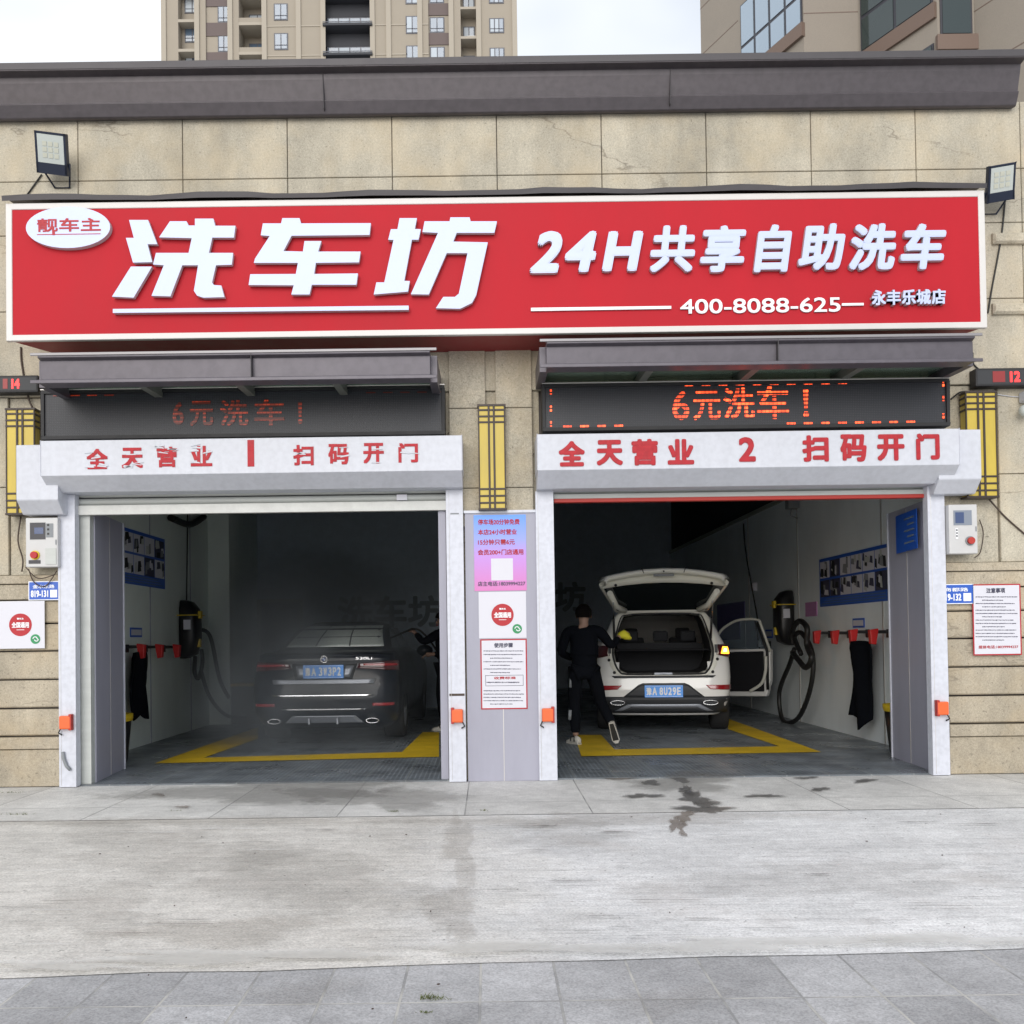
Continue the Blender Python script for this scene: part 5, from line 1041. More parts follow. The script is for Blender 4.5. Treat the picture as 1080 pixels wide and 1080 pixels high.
# opening frame
q = MB(); op = [(.0, .80), (.50, .80), (.60, .84), (.66, .95), (.69, 1.10), (.67, 1.25), (.63, 1.40), (.585, 1.55), (.54, 1.62), (.40, 1.64), (.0, 1.645)]
op = [(x, z) for x, z in op] + [(-x, z) for x, z in op[::-1][1:-1]]; n = len(op)
def sof(x, z, dx, dy): return Vector((x, S.rear(x, z) + dy, z)) 
def ring_(k, dy): c = 1.2; return [Vector((x * k, S.rear(x, z) + dy, c + (z - c) * k)) for x, z in op]
q.grid([ring_(1.10, .012), ring_(1.085, -.008), ring_(1.0, -.006), ring_(.97, .05), ring_(.96, .10)], 'car_inner_white', True); q.build('boot_frame', None, sv)
q = MB(); rg = ring_(.985, .0); q.tube(bezier(rg + [rg[0]], 3), .014, 6, cap=False); q.build('rubber_seal', 'rubber_black', sv)
q = MB(); q.grid([ring_(.965, .06), [Vector((p.x * .97, 1.15, p.z)) for p in ring_(.96, 0)]], 'trunk_liner', True, smooth=False); q.box(-.62, .62, 1.15, 1.35, .80, 1.22, 'seat_dark'); q.box(-.64, .64, .3, 1.2, 1.12, 1.135, 'trunk_liner'); q.build('boot_lining', None, sv)
for x in (-.42, .02, .42): q = MB(); q.box(x - .11, x + .11, 1.28, 1.38, 1.24, 1.40, 'seat_dark'); q.build('headrest', None, sv, bevel=.03)
for x in (-.41, .41): q = MB(); q.box(x - .21, x + .21, 2.3, 2.45, .9, 1.30, 'seat_dark'); q.box(x - .11, x + .11, 2.35, 2.45, 1.28, 1.45, 'seat_dark'); q.build('seat', None, sv, bevel=.03)
q = MB(); B2 = S; rows = []
for s_ in (-1, 1):
    q = MB(); S.rpatch(q, [(s_ * .72, 1.06), (s_ * .905, 1.02), (s_ * .875, 1.20), (s_ * .72, 1.20)], .012, 'tail_dark')
    q.box(s_ * .70, s_ * .74, S.rear(.7, 1.1) - .01, S.rear(.7, 1.1) + .05, 1.05, 1.2, 'plastic_dark'); tl = q.build('tail_light', None, sv)
    if s_ > 0:
        q = MB(); S.rpatch(q, [(.775, 1.075), (.885, 1.07), (.87, 1.165), (.80, 1.17)], .022, 'amber', 6, 4); S.rpatch(q, [(.80, 1.10), (.85, 1.10), (.845, 1.145), (.815, 1.145)], .027, 'amber_core', 3, 3); q.build('indicator', None, tl, label='lit amber indicator')
    q = MB(); S.rpatch(q, [(s_ * .62, .60), (s_ * .90, .585), (s_ * .90, .655), (s_ * .56, .655)], .010, 'tail_red'); q.build('reflector', None, sv)
    for y in (.72, 3.35):
        wheel(sv, s_ * .79, y, .335, .24, s_); q = MB(); q.grid([[Vector((s_ * (S.at(.3 + .2)[0] + .012), y + r_ * math.cos(math.pi * k / 16), .335 + r_ * math.sin(math.pi * k / 16))) for k in range(17)] for r_ in (.34, .42)], 'plastic_dark'); q.build('wheel_arch', None, sv)
    q = MB(); q.grid([[p_ for p_ in [Vector((s_ * .62 + math.cos(a) * rx, d, .42 + math.sin(a) * rz)) for a in [2 * math.pi * k / 16 for k in range(16)]]] for d, rx, rz in ((.06, .105, .036), (-.035, .105, .036), (-.035, .09, .025), (.06, .08, .023))], 'chrome', True); q.build('exhaust_tip', None, sv)
    q = MB(); S.spatch(q, s_, [(.55, 1.25), (1.15, 1.23), (1.2, 1.53), (.85, 1.53)], .006, 'car_glass'); S.spatch(q, s_, [(1.2, 1.23), (2.0, 1.22), (2.0, 1.56), (1.25, 1.55)], .006, 'car_glass'); q.build('side_window', None, sv)
    q = MB()
    if s_ < 0: S.spatch(q, s_, [(2.05, 1.22), (3.05, 1.2), (2.62, 1.55), (2.05, 1.57)], .006, 'car_glass'); q.build('side_window', None, sv)
    else: S.spatch(q, s_, [(2.05, .40), (2.95, .40), (2.95, 1.2), (2.05, 1.2)], .004, 'trunk_liner'); q.build('door_opening', None, sv)
    q = MB(); q.ball((s_ * 1.0, 2.95, 1.17), .13, 'car_white', 14, (1, .55, .75)); q.build('mirror', None, sv)
q = MB(); S.rpatch(q, [(-.86, .27), (.86, .27), (.88, .50), (-.88, .50)], .012, 'plastic_dark', 20, 5); S.rpatch(q, [(-.54, .50), (.54, .50), (.34, .66), (-.34, .66)], .011, 'plastic_dark'); S.rpatch(q, [(-.34, .66), (.34, .66), (.28, .685), (-.28, .685)], .011, 'plastic_dark'); lb = q.build('lower_bumper', None, sv)
q = MB(); S.rpatch(q, [(-.66, .30), (.66, .30), (.48, .40), (-.48, .40)], .026, 'silver_trim', 14, 4); S.rpatch(q, [(-.60, .29), (.60, .29), (.44, .36), (-.44, .36)], .03, 'plastic_dark', 14, 3); q.build('skid_plate', None, lb)
q = MB(); S.rpatch(q, [(-.66, .755), (.66, .755), (.70, .785), (-.70, .785)], .010, 'plastic_dark'); q.build('bumper_strip', None, sv)
q = MB()
for x, z in ((.66, .83), (-.66, .83), (.73, 1.0), (-.73, 1.0)): q.ball((x, S.rear(x, z) - .005, z), .022, 'rubber_black', 10); q.build('rubber_stop', None, sv); q = MB()
q.box(-.12, .12, S.rear(0, .80) - .012, S.rear(0, .80) + .1, .80, .825, 'silver_trim'); q.build('boot_catch', None, sv)
q = MB(); S.rpatch(q, [(-.3, 1.655), (.3, 1.655), (.25, 1.68), (-.25, 1.68)], .004, 'car_white'); q.build('roof_edge', None, sv)
numplate(sv, S, .575, ['豫', 'A', '8', 'U', '2', '9', 'E'], 5)
# tailgate swung up: hinge line at the rear roof edge, free end out towards the street and above
tg = MB(); hy, hz = .34, 1.66
def tgp(x, s_, d):                                      # s along the gate from hinge 0..1, d thickness outwards (up)
    ang = R(22); L1 = .88; y = hy - s_ * L1 * math.cos(ang); z = hz + s_ * L1 * math.sin(ang)
    ny, nz = -math.sin(ang), -math.cos(ang)             # inner side normal (down)
    cam_ = .10 * (1 - (abs(x)) ** 2)                     # crown of the gate
    return Vector((x, y - d * ny, z - d * nz + .0))
wid = lambda s_: lerp(.64, .84, min(1, s_ * 1.05))
def crown(u, s_): return .11 * (1 - u * u) * s_
us = [-1, -.96, -.85, -.6, -.3, 0, .3, .6, .85, .96, 1]
outer = [[tgp(u * wid(s_), s_, .075 + crown(u, s_) - (.05 if abs(u) > .97 else 0)) for u in us] for s_ in (0, .15, .35, .55, .75, .9, 1.0)]
inner = [[tgp(u * wid(s_) * .985, s_, crown(u, s_) * .8) for u in us] for s_ in (0, .15, .35, .55, .75, .9, 1.0)]
tg.grid(outer, 'car_white'); 
# inner skin as a frame round the glass
def isin(i, k): return 0 <= i <= 4 and 1 <= k <= 8
n = len(us); vs = [p for r_ in inner for p in r_]; fs = [(i * n + k, i * n + k + 1, (i + 1) * n + k + 1, (i + 1) * n + k) for i in range(6) for k in range(n - 1) if not isin(i, k)]
tg.add(vs, fs, 'car_inner_white', True)
bo_ = [r_[0] for r_ in outer] + outer[-1][1:] + [r_[-1] for r_ in outer[::-1][1:]]; bi_ = [r_[0] for r_ in inner] + inner[-1][1:] + [r_[-1] for r_ in inner[::-1][1:]]
tg.grid([bo_, bi_], 'car_inner_white', smooth=False); tg.grid([outer[0], inner[0]], 'car_inner_white')
tgo = tg.build('tailgate', None, sv)
q = MB(); q.grid([[tgp(u * wid(s_) * .985, s_, crown(u, s_) * .8 + .012) for u in us[1:10]] for s_ in (.03, .35, .55, .93)], 'car_glass'); q.build('rear_window', None, tgo)
# folded lower part of the gate: the panel that hangs below the glass, light outer skin with dark shut lines
low = []
for k, u in enumerate(us):
    p = tgp(u * .86, 1.0, .075 + crown(u, 1) - (.05 if abs(u) > .97 else 0)); low.append(p)
def lip(dy, dz, kx): return [Vector((p.x * kx, p.y + dy, p.z + dz)) for p in low]
q = MB(); q.grid([lip(0, .0, 1.0), lip(-.10, .035, .97), lip(-.19, .045, .90), lip(-.22, .02, .87)], 'car_white'); q.grid([lip(-.22, .02, .87), lip(-.20, -.02, .86), lip(-.06, -.03, .90), lip(.03, -.04, .95)], 'car_inner_white'); q.build('tailgate_edge', None, tgo)
q = MB(); c = low[5]; q.box(-.13, .13, c.y - .23, c.y - .14, c.z - .06, c.z - .035, 'grey_trim'); q.ball((0, c.y - .225, c.z + .0), .012, 'rubber_black', 8)
for s_ in (-1, 1): q.ball((s_ * .62, low[8].y - .02, low[8].z - .085), .02, 'rubber_black', 8); q.tube([Vector((s_ * .30, c.y - .0, c.z + .02)), Vector((s_ * .28, c.y - .205, c.z + .045)), Vector((s_ * .255, c.y - .235, c.z - .02))], .006, 5, 'plastic_dark')
q.build('latch', None, tgo)
for s_ in (-1, 1):
    q = MB(); a = Vector((s_ * .655, S.rear(.66, 1.28) - .005, 1.28)); b = tgp(s_ * .66, .62, -.01); q.tube([a, a.lerp(b, .5)], .016, 8, 'rubber_black'); q.tube([a.lerp(b, .5), b], .008, 8, 'chrome'); q.build('gas_strut', None, sv)
    q = MB(); q.tube([tgp(s_ * .50, .12, -.02), tgp(s_ * .62, .30, -.02), tgp(s_ * .70, .8, -.02)], .04, 8, 'car_inner_white'); q.build('gate_rib', None, tgo)
# open front door on the right: frame, glass, inner card
dr = MB(); H0 = Vector((.90, 2.95, 0)); an = R(58); du = Vector((math.sin(an), -math.cos(an), 0)); dn = Vector((-math.cos(an), -math.sin(an), 0))   # from hinge outwards
def dp(s_, z, d=0, lean=0): return H0 + du * s_ + dn * d + Vector((-lean * max(0, z - 1.1) * .35, 0, z))
lowp = [(0.0, .36), (.12, .32), (.95, .34), (1.02, .60), (1.03, 1.10), (0.0, 1.08)]
dr.slab([dp(a, z, 0) for a, z in lowp], dn * .11 * -1, 'car_white')
dr.slab([dp(.04 + .0, .40, .012), dp(.93, .42, .012), dp(.93, 1.06, .012), dp(.04, 1.04, .012)], dn * .03, 'trunk_liner')
dro = dr.build('door', None, sv, bevel=.02)
q = MB(); fr_ = [dp(1.03, 1.05), dp(1.02, 1.55, -.02, 1), dp(.90, 1.575, -.02, 1), dp(.62, 1.55, -.02, 1), dp(.30, 1.40, -.02, 1), dp(.04, 1.14, -.02, 1), dp(.0, 1.07)]; q.tube(fr_[:2] + bezier(fr_[2:6], 4) + [fr_[6]], .022, 8, 'car_inner_white'); q.tube([dp(.99, .45, .03), dp(.99, 1.05, .03), dp(.975, 1.52, .0, 1)], .022, 8, 'rubber_black'); q.build('window_frame', None, dro)
q = MB(); q.add([dp(1.02, 1.08, -.03), dp(1.0, 1.54, -.03, 1), dp(.90, 1.56, -.03, 1), dp(.62, 1.53, -.03, 1), dp(.30, 1.39, -.03, 1), dp(.05, 1.12, -.03, 1)], [(0, 1, 2, 3, 4, 5)], 'door_glass')
glass('door_glass', (.35, .42, .50), .03, .85); q.build('window', None, dro)
q = MB(); q.tube(bezier([dp(.98, .98, .06), dp(.97, .75, .06), dp(.90, .55, .06), dp(.70, .42, .05)]), .025, 8, 'car_inner_white'); q.box(0, 0, 0, 0, 0, 0, 'rubber_black') if False else None; q.build('door_trim', None, dro)
place(sv, (700 - 515) * .01317 - .07, 3.88, R(-8.0))
# ================================================================ PEOPLE
def skin_mesh(name, J, E, m, parent, sub=2, root=None, label=None):
    keys = list(J); o0 = worg(parent); me = bpy.data.meshes.new(name); me.from_pydata([tuple(Vector(J[k][0]) - o0) for k in keys], [(keys.index(a), keys.index(b)) for a, b in E], [])
    o = bpy.data.objects.new(name, me); COL.objects.link(o); md = o.modifiers.new('s', 'SKIN'); 
    for i, k in enumerate(keys):
        r = J[k][1]; r = r if isinstance(r, tuple) else (r, r); me.skin_vertices[0].data[i].radius = r
        me.skin_vertices[0].data[i].use_root = (k == (root or keys[0]))
    sb = o.modifiers.new('u', 'SUBSURF'); sb.levels = sb.render_levels = sub
    bpy.context.view_layer.update(); dg = bpy.context.evaluated_depsgraph_get(); nm = bpy.data.meshes.new_from_object(o.evaluated_get(dg)); bpy.data.objects.remove(o)
    nm.materials.clear(); nm.materials.append(MC[m])
    for p in nm.polygons: p.use_smooth = True
    o = bpy.data.objects.new(name, nm); COL.objects.link(o); o.parent = parent
    if label: o['label'] = label
    return o
def person(label, at, facing, J, holds=None):
    """J: joints in metres relative to the ground point, person faces +y before turning"""
    t = thing('person', label, 'person', at); Rz = Matrix.Rotation(facing, 3, 'Z'); o0 = Vector(at)
    W = {k: o0 + Rz @ Vector(v) for k, v in J.items()}
    g = lambda k, r: (W[k], r)
    m = lambda a, b, f: W[a].lerp(W[b], f)
    S_ = {}
    def add(k, p, r): S_[k] = (p, r)
    add('pel', W['pel'], (.12, .09)); add('waist', m('pel', 'chest', .5), (.135, .10)); add('chest', W['chest'], (.165, .115)); add('up', m('chest', 'neck', .6), (.08, .06)); add('neck', W['neck'], .055)
    add('head0', m('neck', 'head', .55), (.065, .07)); add('head', W['head'], (.083, .095)); add('crown', W['crown'], (.065, .07))
    E = [('pel', 'waist'), ('waist', 'chest'), ('chest', 'up'), ('up', 'neck'), ('neck', 'head0'), ('head0', 'head'), ('head', 'crown')]
    for s in 'LR':
        add('sh' + s, W['sh' + s] - Vector((0, 0, .01)), .05); add('el' + s, W['el' + s], .042); add('fa' + s, m('el' + s, 'wr' + s, .4), .040); add('wr' + s, W['wr' + s], .026); hd = (W['wr' + s] - W['el' + s]).normalized(); add('pa' + s, W['wr' + s] + hd * .05, (.040, .018)); add('kn_' + s, W['wr' + s] + hd * .09, (.040, .015))
        E += [('up', 'sh' + s), ('sh' + s, 'el' + s), ('el' + s, 'fa' + s), ('fa' + s, 'wr' + s), ('wr' + s, 'pa' + s), ('pa' + s, 'kn_' + s)]
        add('hip' + s, W['hip' + s] - Vector((0, 0, .04)), .07); add('th' + s, m('hip' + s, 'kn' + s, .4), .088); add('kn' + s, W['kn' + s], .058); add('ca' + s, m('kn' + s, 'an' + s, .35), .060); add('an' + s, W['an' + s], .040)
        E += [('pel', 'hip' + s), ('hip' + s, 'th' + s), ('th' + s, 'kn' + s), ('kn' + s, 'ca' + s), ('ca' + s, 'an' + s)]
    body = skin_mesh('body', S_, E, 'skin', t, 2, 'pel')
    for s in 'LR':                       # fingers, each its own chain rooted in the palm
        hd = (W['wr' + s] - W['el' + s]).normalized(); sidev = hd.cross(Vector((0, 0, 1))).normalized(); dn_ = hd.cross(sidev).normalized(); 
        if dn_.z > 0: dn_ = -dn_
        FJ = {}; FE = []
        for i, (o_, l) in enumerate(((-.030, .072), (-.010, .080), (.010, .075), (.029, .060))):
            b0 = W['wr' + s] + hd * .075 + sidev * o_
            for j, (f, c_) in enumerate(((0, 0), (.45, .010), (.8, .028), (1.0, .050))): FJ[f'f{i}{j}'] = (b0 + hd * l * f + dn_ * c_, .0095 - j * .0008)
            FE += [(f'f{i}{j}', f'f{i}{j + 1}') for j in range(3)]
            if i: FE.append((f'f{i - 1}0', f'f{i}0'))
        b0 = W['wr' + s] + hd * .03 - sidev * .03; FJ['t0'] = (b0, .011); FJ['t1'] = (b0 - sidev * .028 + hd * .025 + dn_ * .012, .0105); FJ['t2'] = (b0 - sidev * .032 + hd * .055 + dn_ * .022, .009); FE += [('t0', 't1'), ('t1', 't2'), ('t0', 'f00')]
        skin_mesh('fingers', FJ, FE, 'skin', body, 1)
    # face: nose, ears, eyes
    f = Rz @ (Vector(J.get('look', (0, 1, 0)))).normalized(); sx = f.cross(Vector((0, 0, 1))).normalized(); h = W['head']
    q = MB(); 
    for s in (-1, 1): q.ball(h + sx * s * .088 - f * .0 + Vector((0, 0, -.01)), .026, 'skin', 10, (.5, .8, 1.2))
    q.ball(h + f * .098 + Vector((0, 0, -.015)), .020, 'skin', 8, (.8, 1, 1.3)); q.build('ear', None, body)
    q = MB()
    for s in (-1, 1): q.ball(h + f * .086 + sx * s * .032 + Vector((0, 0, .018)), .012, 'ink', 8)
    q.build('eye', None, body); q = MB(); q.ball(h + f * .088 + Vector((0, 0, -.055)), .020, 'disc_red', 8, (1, .5, .3)); q.build('mouth', None, body)
    # hair cap
    q = MB(); rows = []
    for i in range(9):
        th = math.pi * i / 12; row = []
        for k in range(24):
            a = 2 * math.pi * k / 24; d = sx * math.cos(a) + f * math.sin(a); fr = math.sin(a); lim = 1.0 if fr < .2 else .62
            tt = th * lim * (1.04 if i < 8 else 1); r_ = .108 + random.uniform(-.002, .003); row.append(h + Vector((0, 0, .022)) + d * math.sin(tt) * r_ * (.95 + .1 * abs(fr)) + Vector((0, 0, math.cos(tt) * r_ * 1.12)))
        rows.append(row)
    q.grid(rows, 'hair', True); q.build('hair', None, body)
    # shirt
    T = {}
    T['hem'] = (W['pel'] + Vector((0, 0, -.10)), (.185, .145)); T['pel'] = (W['pel'] + Vector((0, 0, .02)), (.172, .130)); T['waist'] = (m('pel', 'chest', .5), (.165, .122)); T['chest'] = (W['chest'], (.19, .135)); T['up'] = (m('chest', 'neck', .70), (.135, .10)); T['nk'] = (m('chest', 'neck', 1.08), .072)
    TE = [('hem', 'pel'), ('pel', 'waist'), ('waist', 'chest'), ('chest', 'up'), ('up', 'nk')]
    for s in 'LR': T['sh' + s] = (W['sh' + s], .080); T['sl' + s] = (W['el' + s], .060); T['cu' + s] = (m('el' + s, 'wr' + s, .9), .042); TE += [('up', 'sh' + s), ('sh' + s, 'sl' + s), ('sl' + s, 'cu' + s)]
    skin_mesh('t_shirt', T, TE, 'black_cloth', t, 2, 'chest')
    T = {'pel': (W['pel'], (.15, .11))}; TE = []
    for s in 'LR': T['hip' + s] = (W['hip' + s], .108); T['th' + s] = (m('hip' + s, 'kn' + s, .45), .100); T['kn' + s] = (W['kn' + s], .076); T['ca' + s] = (m('kn' + s, 'an' + s, .4), .074); T['an' + s] = (m('kn' + s, 'an' + s, .93), .062); TE += [('pel', 'hip' + s), ('hip' + s, 'th' + s), ('th' + s, 'kn' + s), ('kn' + s, 'ca' + s), ('ca' + s, 'an' + s)]
    tr = skin_mesh('trousers', T, TE, 'trouser', t, 2, 'pel')
    # shoes
    for s in 'LR':
        a = W['an' + s]; fd = (Rz @ Vector(J['ft' + s])).normalized(); up = Vector(Rz @ Vector(J.get('up' + s, (0, 0, 1)))).normalized(); sx2 = fd.cross(up).normalized()
        q = MB(); rows = []
        for (l, hw, ht) in ((-.085, .018, .05), (-.075, .034, .09), (-.02, .038, .105), (.04, .040, .085), (.10, .046, .055), (.15, .044, .045), (.185, .030, .035), (.195, .012, .02)):
            base = a - up * .085 + fd * l; rows.append([base + sx2 * hw * math.cos(b) + up * (ht * .5 + ht * .5 * math.sin(b)) for b in [2 * math.pi * k / 14 for k in range(14)]])
        q.grid(rows, 'shoe_white', True); q.add(rows[0] + rows[-1], [tuple(range(14)), tuple(range(14, 28))], 'shoe_white'); sh = q.build('shoe', None, t)
        q = MB()
        for l in (-.03, .05): q.tube([a - up * .05 + fd * l + sx2 * .043, a - up * .0 + fd * (l + .02) + sx2 * .03, a - up * .0 + fd * (l + .02) - sx2 * .03, a - up * .05 + fd * l - sx2 * .043], .010, 6, 'shoe_black')
        q.slab([a - up * .088 + fd * l + sx2 * w_ for l, w_ in ((-.085, .03), (.05, .042), (.15, .046), (.19, .02))] + [a - up * .088 + fd * l - sx2 * w_ for l, w_ in ((.19, .02), (.15, .046), (.05, .042), (-.085, .03))], up * .022, 'shoe_white'); q.slab([a - up * .090 + fd * l + sx2 * w_ for l, w_ in ((-.07, .024), (.05, .034), (.15, .036))] + [a - up * .090 + fd * l - sx2 * w_ for l, w_ in ((.15, .036), (.05, .034), (-.07, .024))], up * .004, 'shoe_black'); q.build('sole', None, sh)
    return t, W, body, tr
# walker at the right bay, seen from behind, reaching to the boot with a yellow cloth
pg = G(610, 786); pt = Vector((pg.x + .07, pg.y, .014))
J1 = dict(pel=(.02, 0, .95), chest=(.02, .03, 1.24), neck=(.02, .04, 1.47), head=(.02, .06, 1.60), crown=(.02, .06, 1.67), shL=(-.19, .03, 1.40), elL=(-.27, .05, 1.13), wrL=(-.12, .27, 1.05), shR=(.22, .04, 1.40), elR=(.36, .14, 1.20), wrR=(.47, .26, 1.33),
    hipL=(-.09, 0, .90), knL=(-.11, .04, .50), anL=(-.10, -.02, .09), hipR=(.12, 0, .90), knR=(.22, .16, .50), anR=(.36, -.16, .23), ftL=(-.55, .85, 0), ftR=(.25, .25, -.95), upR=(.1, .95, .25), look=(.15, 1, -.1))
t1, W1, b1, tr1 = person('person in black seen from behind, stepping beside the white suv with a yellow cloth', pt, R(-6), J1)
q = MB()
for z0, z1 in ((.72, .86), (.32, .44)):
    a = Vector((pt.x - .178 + (.02 if z0 > .7 else -.0), pt.y - .03, z0)); b_ = Vector((pt.x - .168 + (.02 if z0 > .7 else .0), pt.y - .03, z1)); q.tube([a, b_], .022, 6, 'grey_trim')
q.build('stripe', None, tr1)
q = MB(); c = W1['wrR'] + Vector((.06, .0, .02)); rows = []; rr = random.Random(4)
for i in range(9):
    th = math.pi * i / 8; rows.append([c + Vector((math.cos(a) * math.sin(th) * .085 * rr.uniform(.8, 1.15), math.sin(a) * math.sin(th) * .05, math.cos(th) * .055 * rr.uniform(.8, 1.2) - .04 * max(0, math.cos(a)) * math.sin(th))) for a in [2 * math.pi * k / 14 for k in range(14)]])
q.grid(rows, 'yellow_cloth', True); tag(recenter(q.build('cleaning_cloth', None), c), 'crumpled yellow cloth in the hand at the raised tailgate', 'cloth')
# washer in the left bay, right of the saloon, holding the lance
pg = Vector((-.60, 4.85, .014))
J2 = dict(pel=(0, 0, .95), chest=(0, .03, 1.24), neck=(0, .05, 1.47), head=(0, .08, 1.60), crown=(0, .08, 1.67), shL=(-.2, .04, 1.40), elL=(-.30, .22, 1.28), wrL=(-.22, .42, 1.42), shR=(.2, .04, 1.40), elR=(.24, .10, 1.12), wrR=(.04, .30, 1.10),
    hipL=(-.1, 0, .90), knL=(-.14, .04, .50), anL=(-.15, -.02, .09), hipR=(.1, 0, .90), knR=(.14, .05, .5), anR=(.16, .02, .09), ftL=(-.2, 1, 0), ftR=(.2, 1, 0), look=(0, 1, -.2))
t2, W2, b2, tr2 = person('person in black aiming a spray lance beside the black saloon', pg, R(62), J2)
t = thing('spray_lance', 'thin spray lance held over the boot of the black saloon', 'hose', W2['wrL']); q = MB(); a = W2['wrR']; b_ = W2['wrL'] + (W2['wrL'] - W2['wrR']).normalized() * .08; tip = b_ + Vector((-.95, -.25, -.42)); q.tube([b_, b_ + (tip - b_) * .5], .014, 8, 'black_plastic'); q.tube([b_ + (tip - b_) * .5, tip], .008, 8, 'chrome'); q.build('wand', None, t)
q = MB(); q.tube(bezier([b_, b_ + Vector((.15, .0, -.05)), W2['wrR'] + Vector((.1, -.05, 0)), W2['wrR'] + Vector((.25, 0, -.6)), Vector((-.40, 4.9, .05))]), .013, 8); q.build('hose', 'cable', t)
# ================================================================ BACKGROUND BUILDINGS
TD = 97.0; ty = TD - 9
def tz(py, px=360): return P(px, py, ty).z
def tx(px): return P(px, 40, ty).x
tw = thing('apartment_tower', 'tall beige apartment tower with brown panels far behind the car wash', 'building', (tx(358), ty, 0))
zlo, zhi = tz(110), tz(-75)
# body with true recesses: columns (x0,x1,depth)
cols = [(173, 188, 0), (188, 208, 1.2), (208, 217, 0), (217, 230, .25), (230, 243, .25), (243, 252, 0), (252, 279, 2.2), (279, 341, 0), (341, 393, 2.6), (393, 452, 0), (452, 476, .25), (476, 486, 0), (486, 505, 1.6), (505, 544, 0)]
q = MB()
for (a, b_, d) in cols: q.box(tx(a), tx(b_), ty + d, ty + 16, 0, zhi, 'tower_stone' if d < 1 else 'tower_stone')
q.build('wall', None, tw)
q = MB(); 
for px in (173, 208, 243, 279, 315, 341, 393, 410, 443, 476, 505, 543): x = tx(px); q.box(x - .25, x + .25, ty - .18, ty - .0, 0, zhi, 'tower_trim')
fl = 31.2; ybs = [12 + fl * k for k in range(-3, 4)]
for yy in [12 + 15 + fl * k for k in range(-3, 4)]: z = tz(yy); [q.box(tx(a), tx(b_), ty - .06, ty, z - .06, z + .06, 'tower_trim') for a, b_ in ((280, 341), (393, 452))]
q.build('trim', None, tw)
def twin(px0, px1, yy, h, d, nl=2, glassm='tower_glass'):
    x0, x1 = tx(px0), tx(px1); z1, z0 = tz(yy - h / 2), tz(yy + h / 2); y = ty + d - .06; f = MB(); f.box(x0 - .08, x1 + .08, y, y + .1, z0 - .08, z1 + .08, 'tower_frame'); 
    for k in range(1, nl): x = x0 + (x1 - x0) * k / nl; f.box(x - .05, x + .05, y - .05, y, z0, z1, 'tower_frame')
    f.box(x0, x1, y - .05, y, z0 + (z1 - z0) * .22, z0 + (z1 - z0) * .27, 'tower_frame'); o = f.build('window', None, tw); g = MB()
    for k in range(nl): xa, xb = x0 + (x1 - x0) * k / nl + .04, x0 + (x1 - x0) * (k + 1) / nl - .04; g.box(xa, xb, y - .025, y - .01, z0 + .04, z1 - .04, 'curtain' if random.random() < .28 else glassm)
    g.build('pane', None, o)
def ac(px, yy, d):
    x = tx(px); z = tz(yy); q = MB(); y = ty + d; q.box(x - .45, x + .45, y - .45, y - .02, z - .32, z + .32, 'ac_white'); q.tube([(x - .1, y - .46, z), (x - .1, y - .45, z)], .25, 14, 'tower_frame'); o = q.build('air_conditioner', None, tw)
for k, yy in enumerate(ybs):
    twin(290, 303, yy, 16, 0); twin(230, 241, yy, 16, .25); twin(192, 207, yy + 15, 15, 1.2); twin(258, 275, yy - 4, 15, 2.2, 2)
    y2 = yy + 14.5; twin(429, 441, y2 + 1, 17, 0); twin(454, 468, y2, 15, .25); twin(517, 531, y2 + 3, 14, 0, 3); twin(489, 500, y2 + 3, 18, 1.6)
    twin(344, 391, yy + 7, 12, 1.0, 4)
    q = MB(); q.box(tx(217), tx(229), ty + .2, ty + .27, tz(yy + 13), tz(yy - 14), 'tower_brown') if False else None
    q.box(tx(217), tx(242), ty + .16, ty + .26, tz(yy + 8 + 15), tz(yy + 9), 'tower_brown'); q.build('brown_panel', None, tw); q = MB(); q.box(tx(452), tx(475), ty + .16, ty + .26, tz(y2 + 8 + 13), tz(y2 + 8.5), 'tower_brown'); q.build('brown_panel', None, tw)
    for bx in (((252, 279, 0, 2.2, yy + 13, yy + 10, 'tower_trim'), (252, 279, .05, .15, yy + 10, yy + 5, 'tower_stone')), ((188, 208, 0, 1.2, yy + 9, yy + 6, 'tower_trim'),), ((341, 393, -.4, 2.6, yy + 17, yy + 14.5, 'tower_dark'), (341, 393, -.36, -.32, yy + 13.5, yy + 12.7, 'tower_frame')), ((486, 505, 0, 1.6, y2 + 16, y2 + 13.5, 'tower_trim'),)):
        q = MB(); [q.box(tx(a), tx(b_), ty + c, ty + d, tz(e), tz(f_), m_n) for a, b_, c, d, e, f_, m_n in bx]; q.build('balcony', None, tw)
    q = MB(); q.box(tx(342), tx(392), ty + 1.0, ty + 1.3, tz(yy - .5), tz(yy - 14), 'tower_dark'); q.build('shade_panel', None, tw)
    ac(198, yy + 4.5 - .0, 1.2); 
    if k % 2: ac(494 + 3, y2 + 12 - 2, 1.4); ac(256 + 2, yy + 4, 1.5)
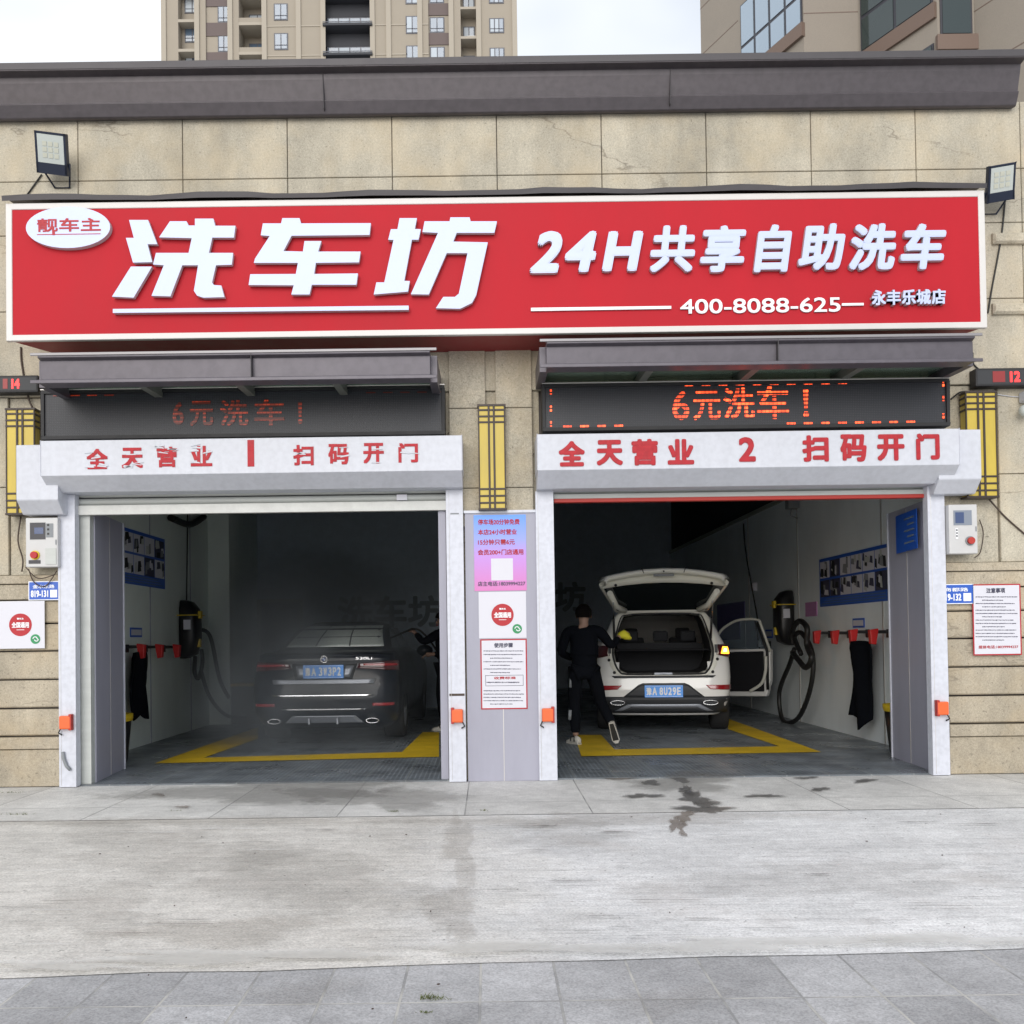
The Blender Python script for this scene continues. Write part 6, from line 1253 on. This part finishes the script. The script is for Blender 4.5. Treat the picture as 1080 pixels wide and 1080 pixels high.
# --- near building at the upper right: stepped plan with bay windows
nb = thing('corner_apartment_block', 'beige and brown apartment block with big windows at the upper right', 'building', (9, 18, 0))
pl = [(7.05, 30.0), (8.88, 25.74), (10.36, 25.7), (11.46, 23.5), (12.38, 23.5), (13.3, 21.7), (24, 21.7), (30, 40), (13, 44)]
pl = [(x, D_ - 9) for x, D_ in pl]; zt2 = 27.0
q = MB(); n = len(pl); q.add([(x, y, 0) for x, y in pl] + [(x, y, zt2) for x, y in pl], [(i, (i + 1) % n, (i + 1) % n + n, i + n) for i in range(n)] + [tuple(range(n, 2 * n))], 'near_stone'); q.build('wall', None, nb)
def facez(px, py, i):                # picture point on wall segment i -> (fraction, z)
    a, b_ = Vector((*pl[i], 0)), Vector((*pl[i + 1], 0)); e = b_ - a; nrm = Vector((e.y, -e.x, 0)); r_ = ray(px, py); t_ = (a - C0).dot(nrm) / r_.dot(nrm); p = C0 + r_ * t_; return (p - a).dot(e) / e.length, p.z
def onwall(mb, i, s0, s1, z0, z1, out, m, inn=.02):
    a, b_ = Vector((*pl[i], 0)), Vector((*pl[i + 1], 0)); e = (b_ - a).normalized(); nr = Vector((e.y, -e.x, 0)); 
    p0, p1 = a + e * s0 + nr * out, a + e * s1 + nr * out; mb.slab([p0 + Vector((0, 0, z0)), p1 + Vector((0, 0, z0)), p1 + Vector((0, 0, z1)), p0 + Vector((0, 0, z1))], nr * -(out + inn), m)
def bayw(i, s0, s1, z0, z1, nx, rows_, gm, curt=False):
    f = MB(); onwall(f, i, s0, s1, z0, z1, .03, 'near_frame'); o = f.build('window', None, nb); g = MB(); zz = [z0 + (z1 - z0) * r_ for r_ in rows_]
    for k in range(nx):
        for j in range(len(zz) - 1): onwall(g, i, s0 + (s1 - s0) * k / nx + .05, s0 + (s1 - s0) * (k + 1) / nx - .05, zz[j] + .05, zz[j + 1] - .05, .05, gm, -.032)
    g.build('pane', None, o)
L0 = 4.763
s1_, z1_ = facez(790, 55, 0); s2_, z2_ = facez(860, 0, 0)
zsill = facez(862, -8, 0)[1] ; zsill = facez(815, 52, 0)[1]
flh = 3.1
for k in (-2, -1, 0, 1):
    zb_ = zsill + k * flh
    bayw(0, 2.0, 4.60, zb_, zb_ + 2.1, 4, (0, .38, 1), 'near_glass')
    q = MB(); onwall(q, 0, 1.92, 4.66, zb_ - .38, zb_, .10, 'near_brown'); q.build('sill', None, nb)
for k in (-2, -1, 0, 1):
    zb_ = facez(930, 52, 2)[1] + .25 + k * flh; bayw(2, .10, 2.35, zb_, zb_ + 2.1, 2, (0, .45, 1), 'near_glass_dark')
    q = MB(); onwall(q, 2, .0, 2.44, zb_ - .4, zb_ - .0, .08, 'near_brown'); q.build('sill', None, nb)
    zc3 = facez(1020, 38, 3)[1] + k * flh; bayw(3, .06, .86, zc3, zc3 + 2.2, 1, (0, .45, 1), 'near_glass_dark'); q = MB(); onwall(q, 3, -.05, .97, zc3 - .38, zc3, .10, 'near_brown'); q.build('sill', None, nb)
q = MB()
for k in range(5):
    z = facez(885, 13, 1)[1] + (k - 2) * 1.5; onwall(q, 1, .0, 1.48, z - .012, z + .012, .006, 'near_brown'); onwall(q, 0, 0, 1.85, z - .012, z + .012, .006, 'near_brown'); onwall(q, 4, 0, 2, z - .012, z + .012, .006, 'near_brown'); onwall(q, 5, 0, 10, z - .012, z + .012, .006, 'near_brown')
q.build('panel_joint', None, nb)
q = MB(); a = P(915, 30, pl[1][1] - .12); q.tube([(a.x, a.y, 0), (a.x, a.y, zt2)], .07, 10); q.build('drainpipe', 'near_stone', nb)
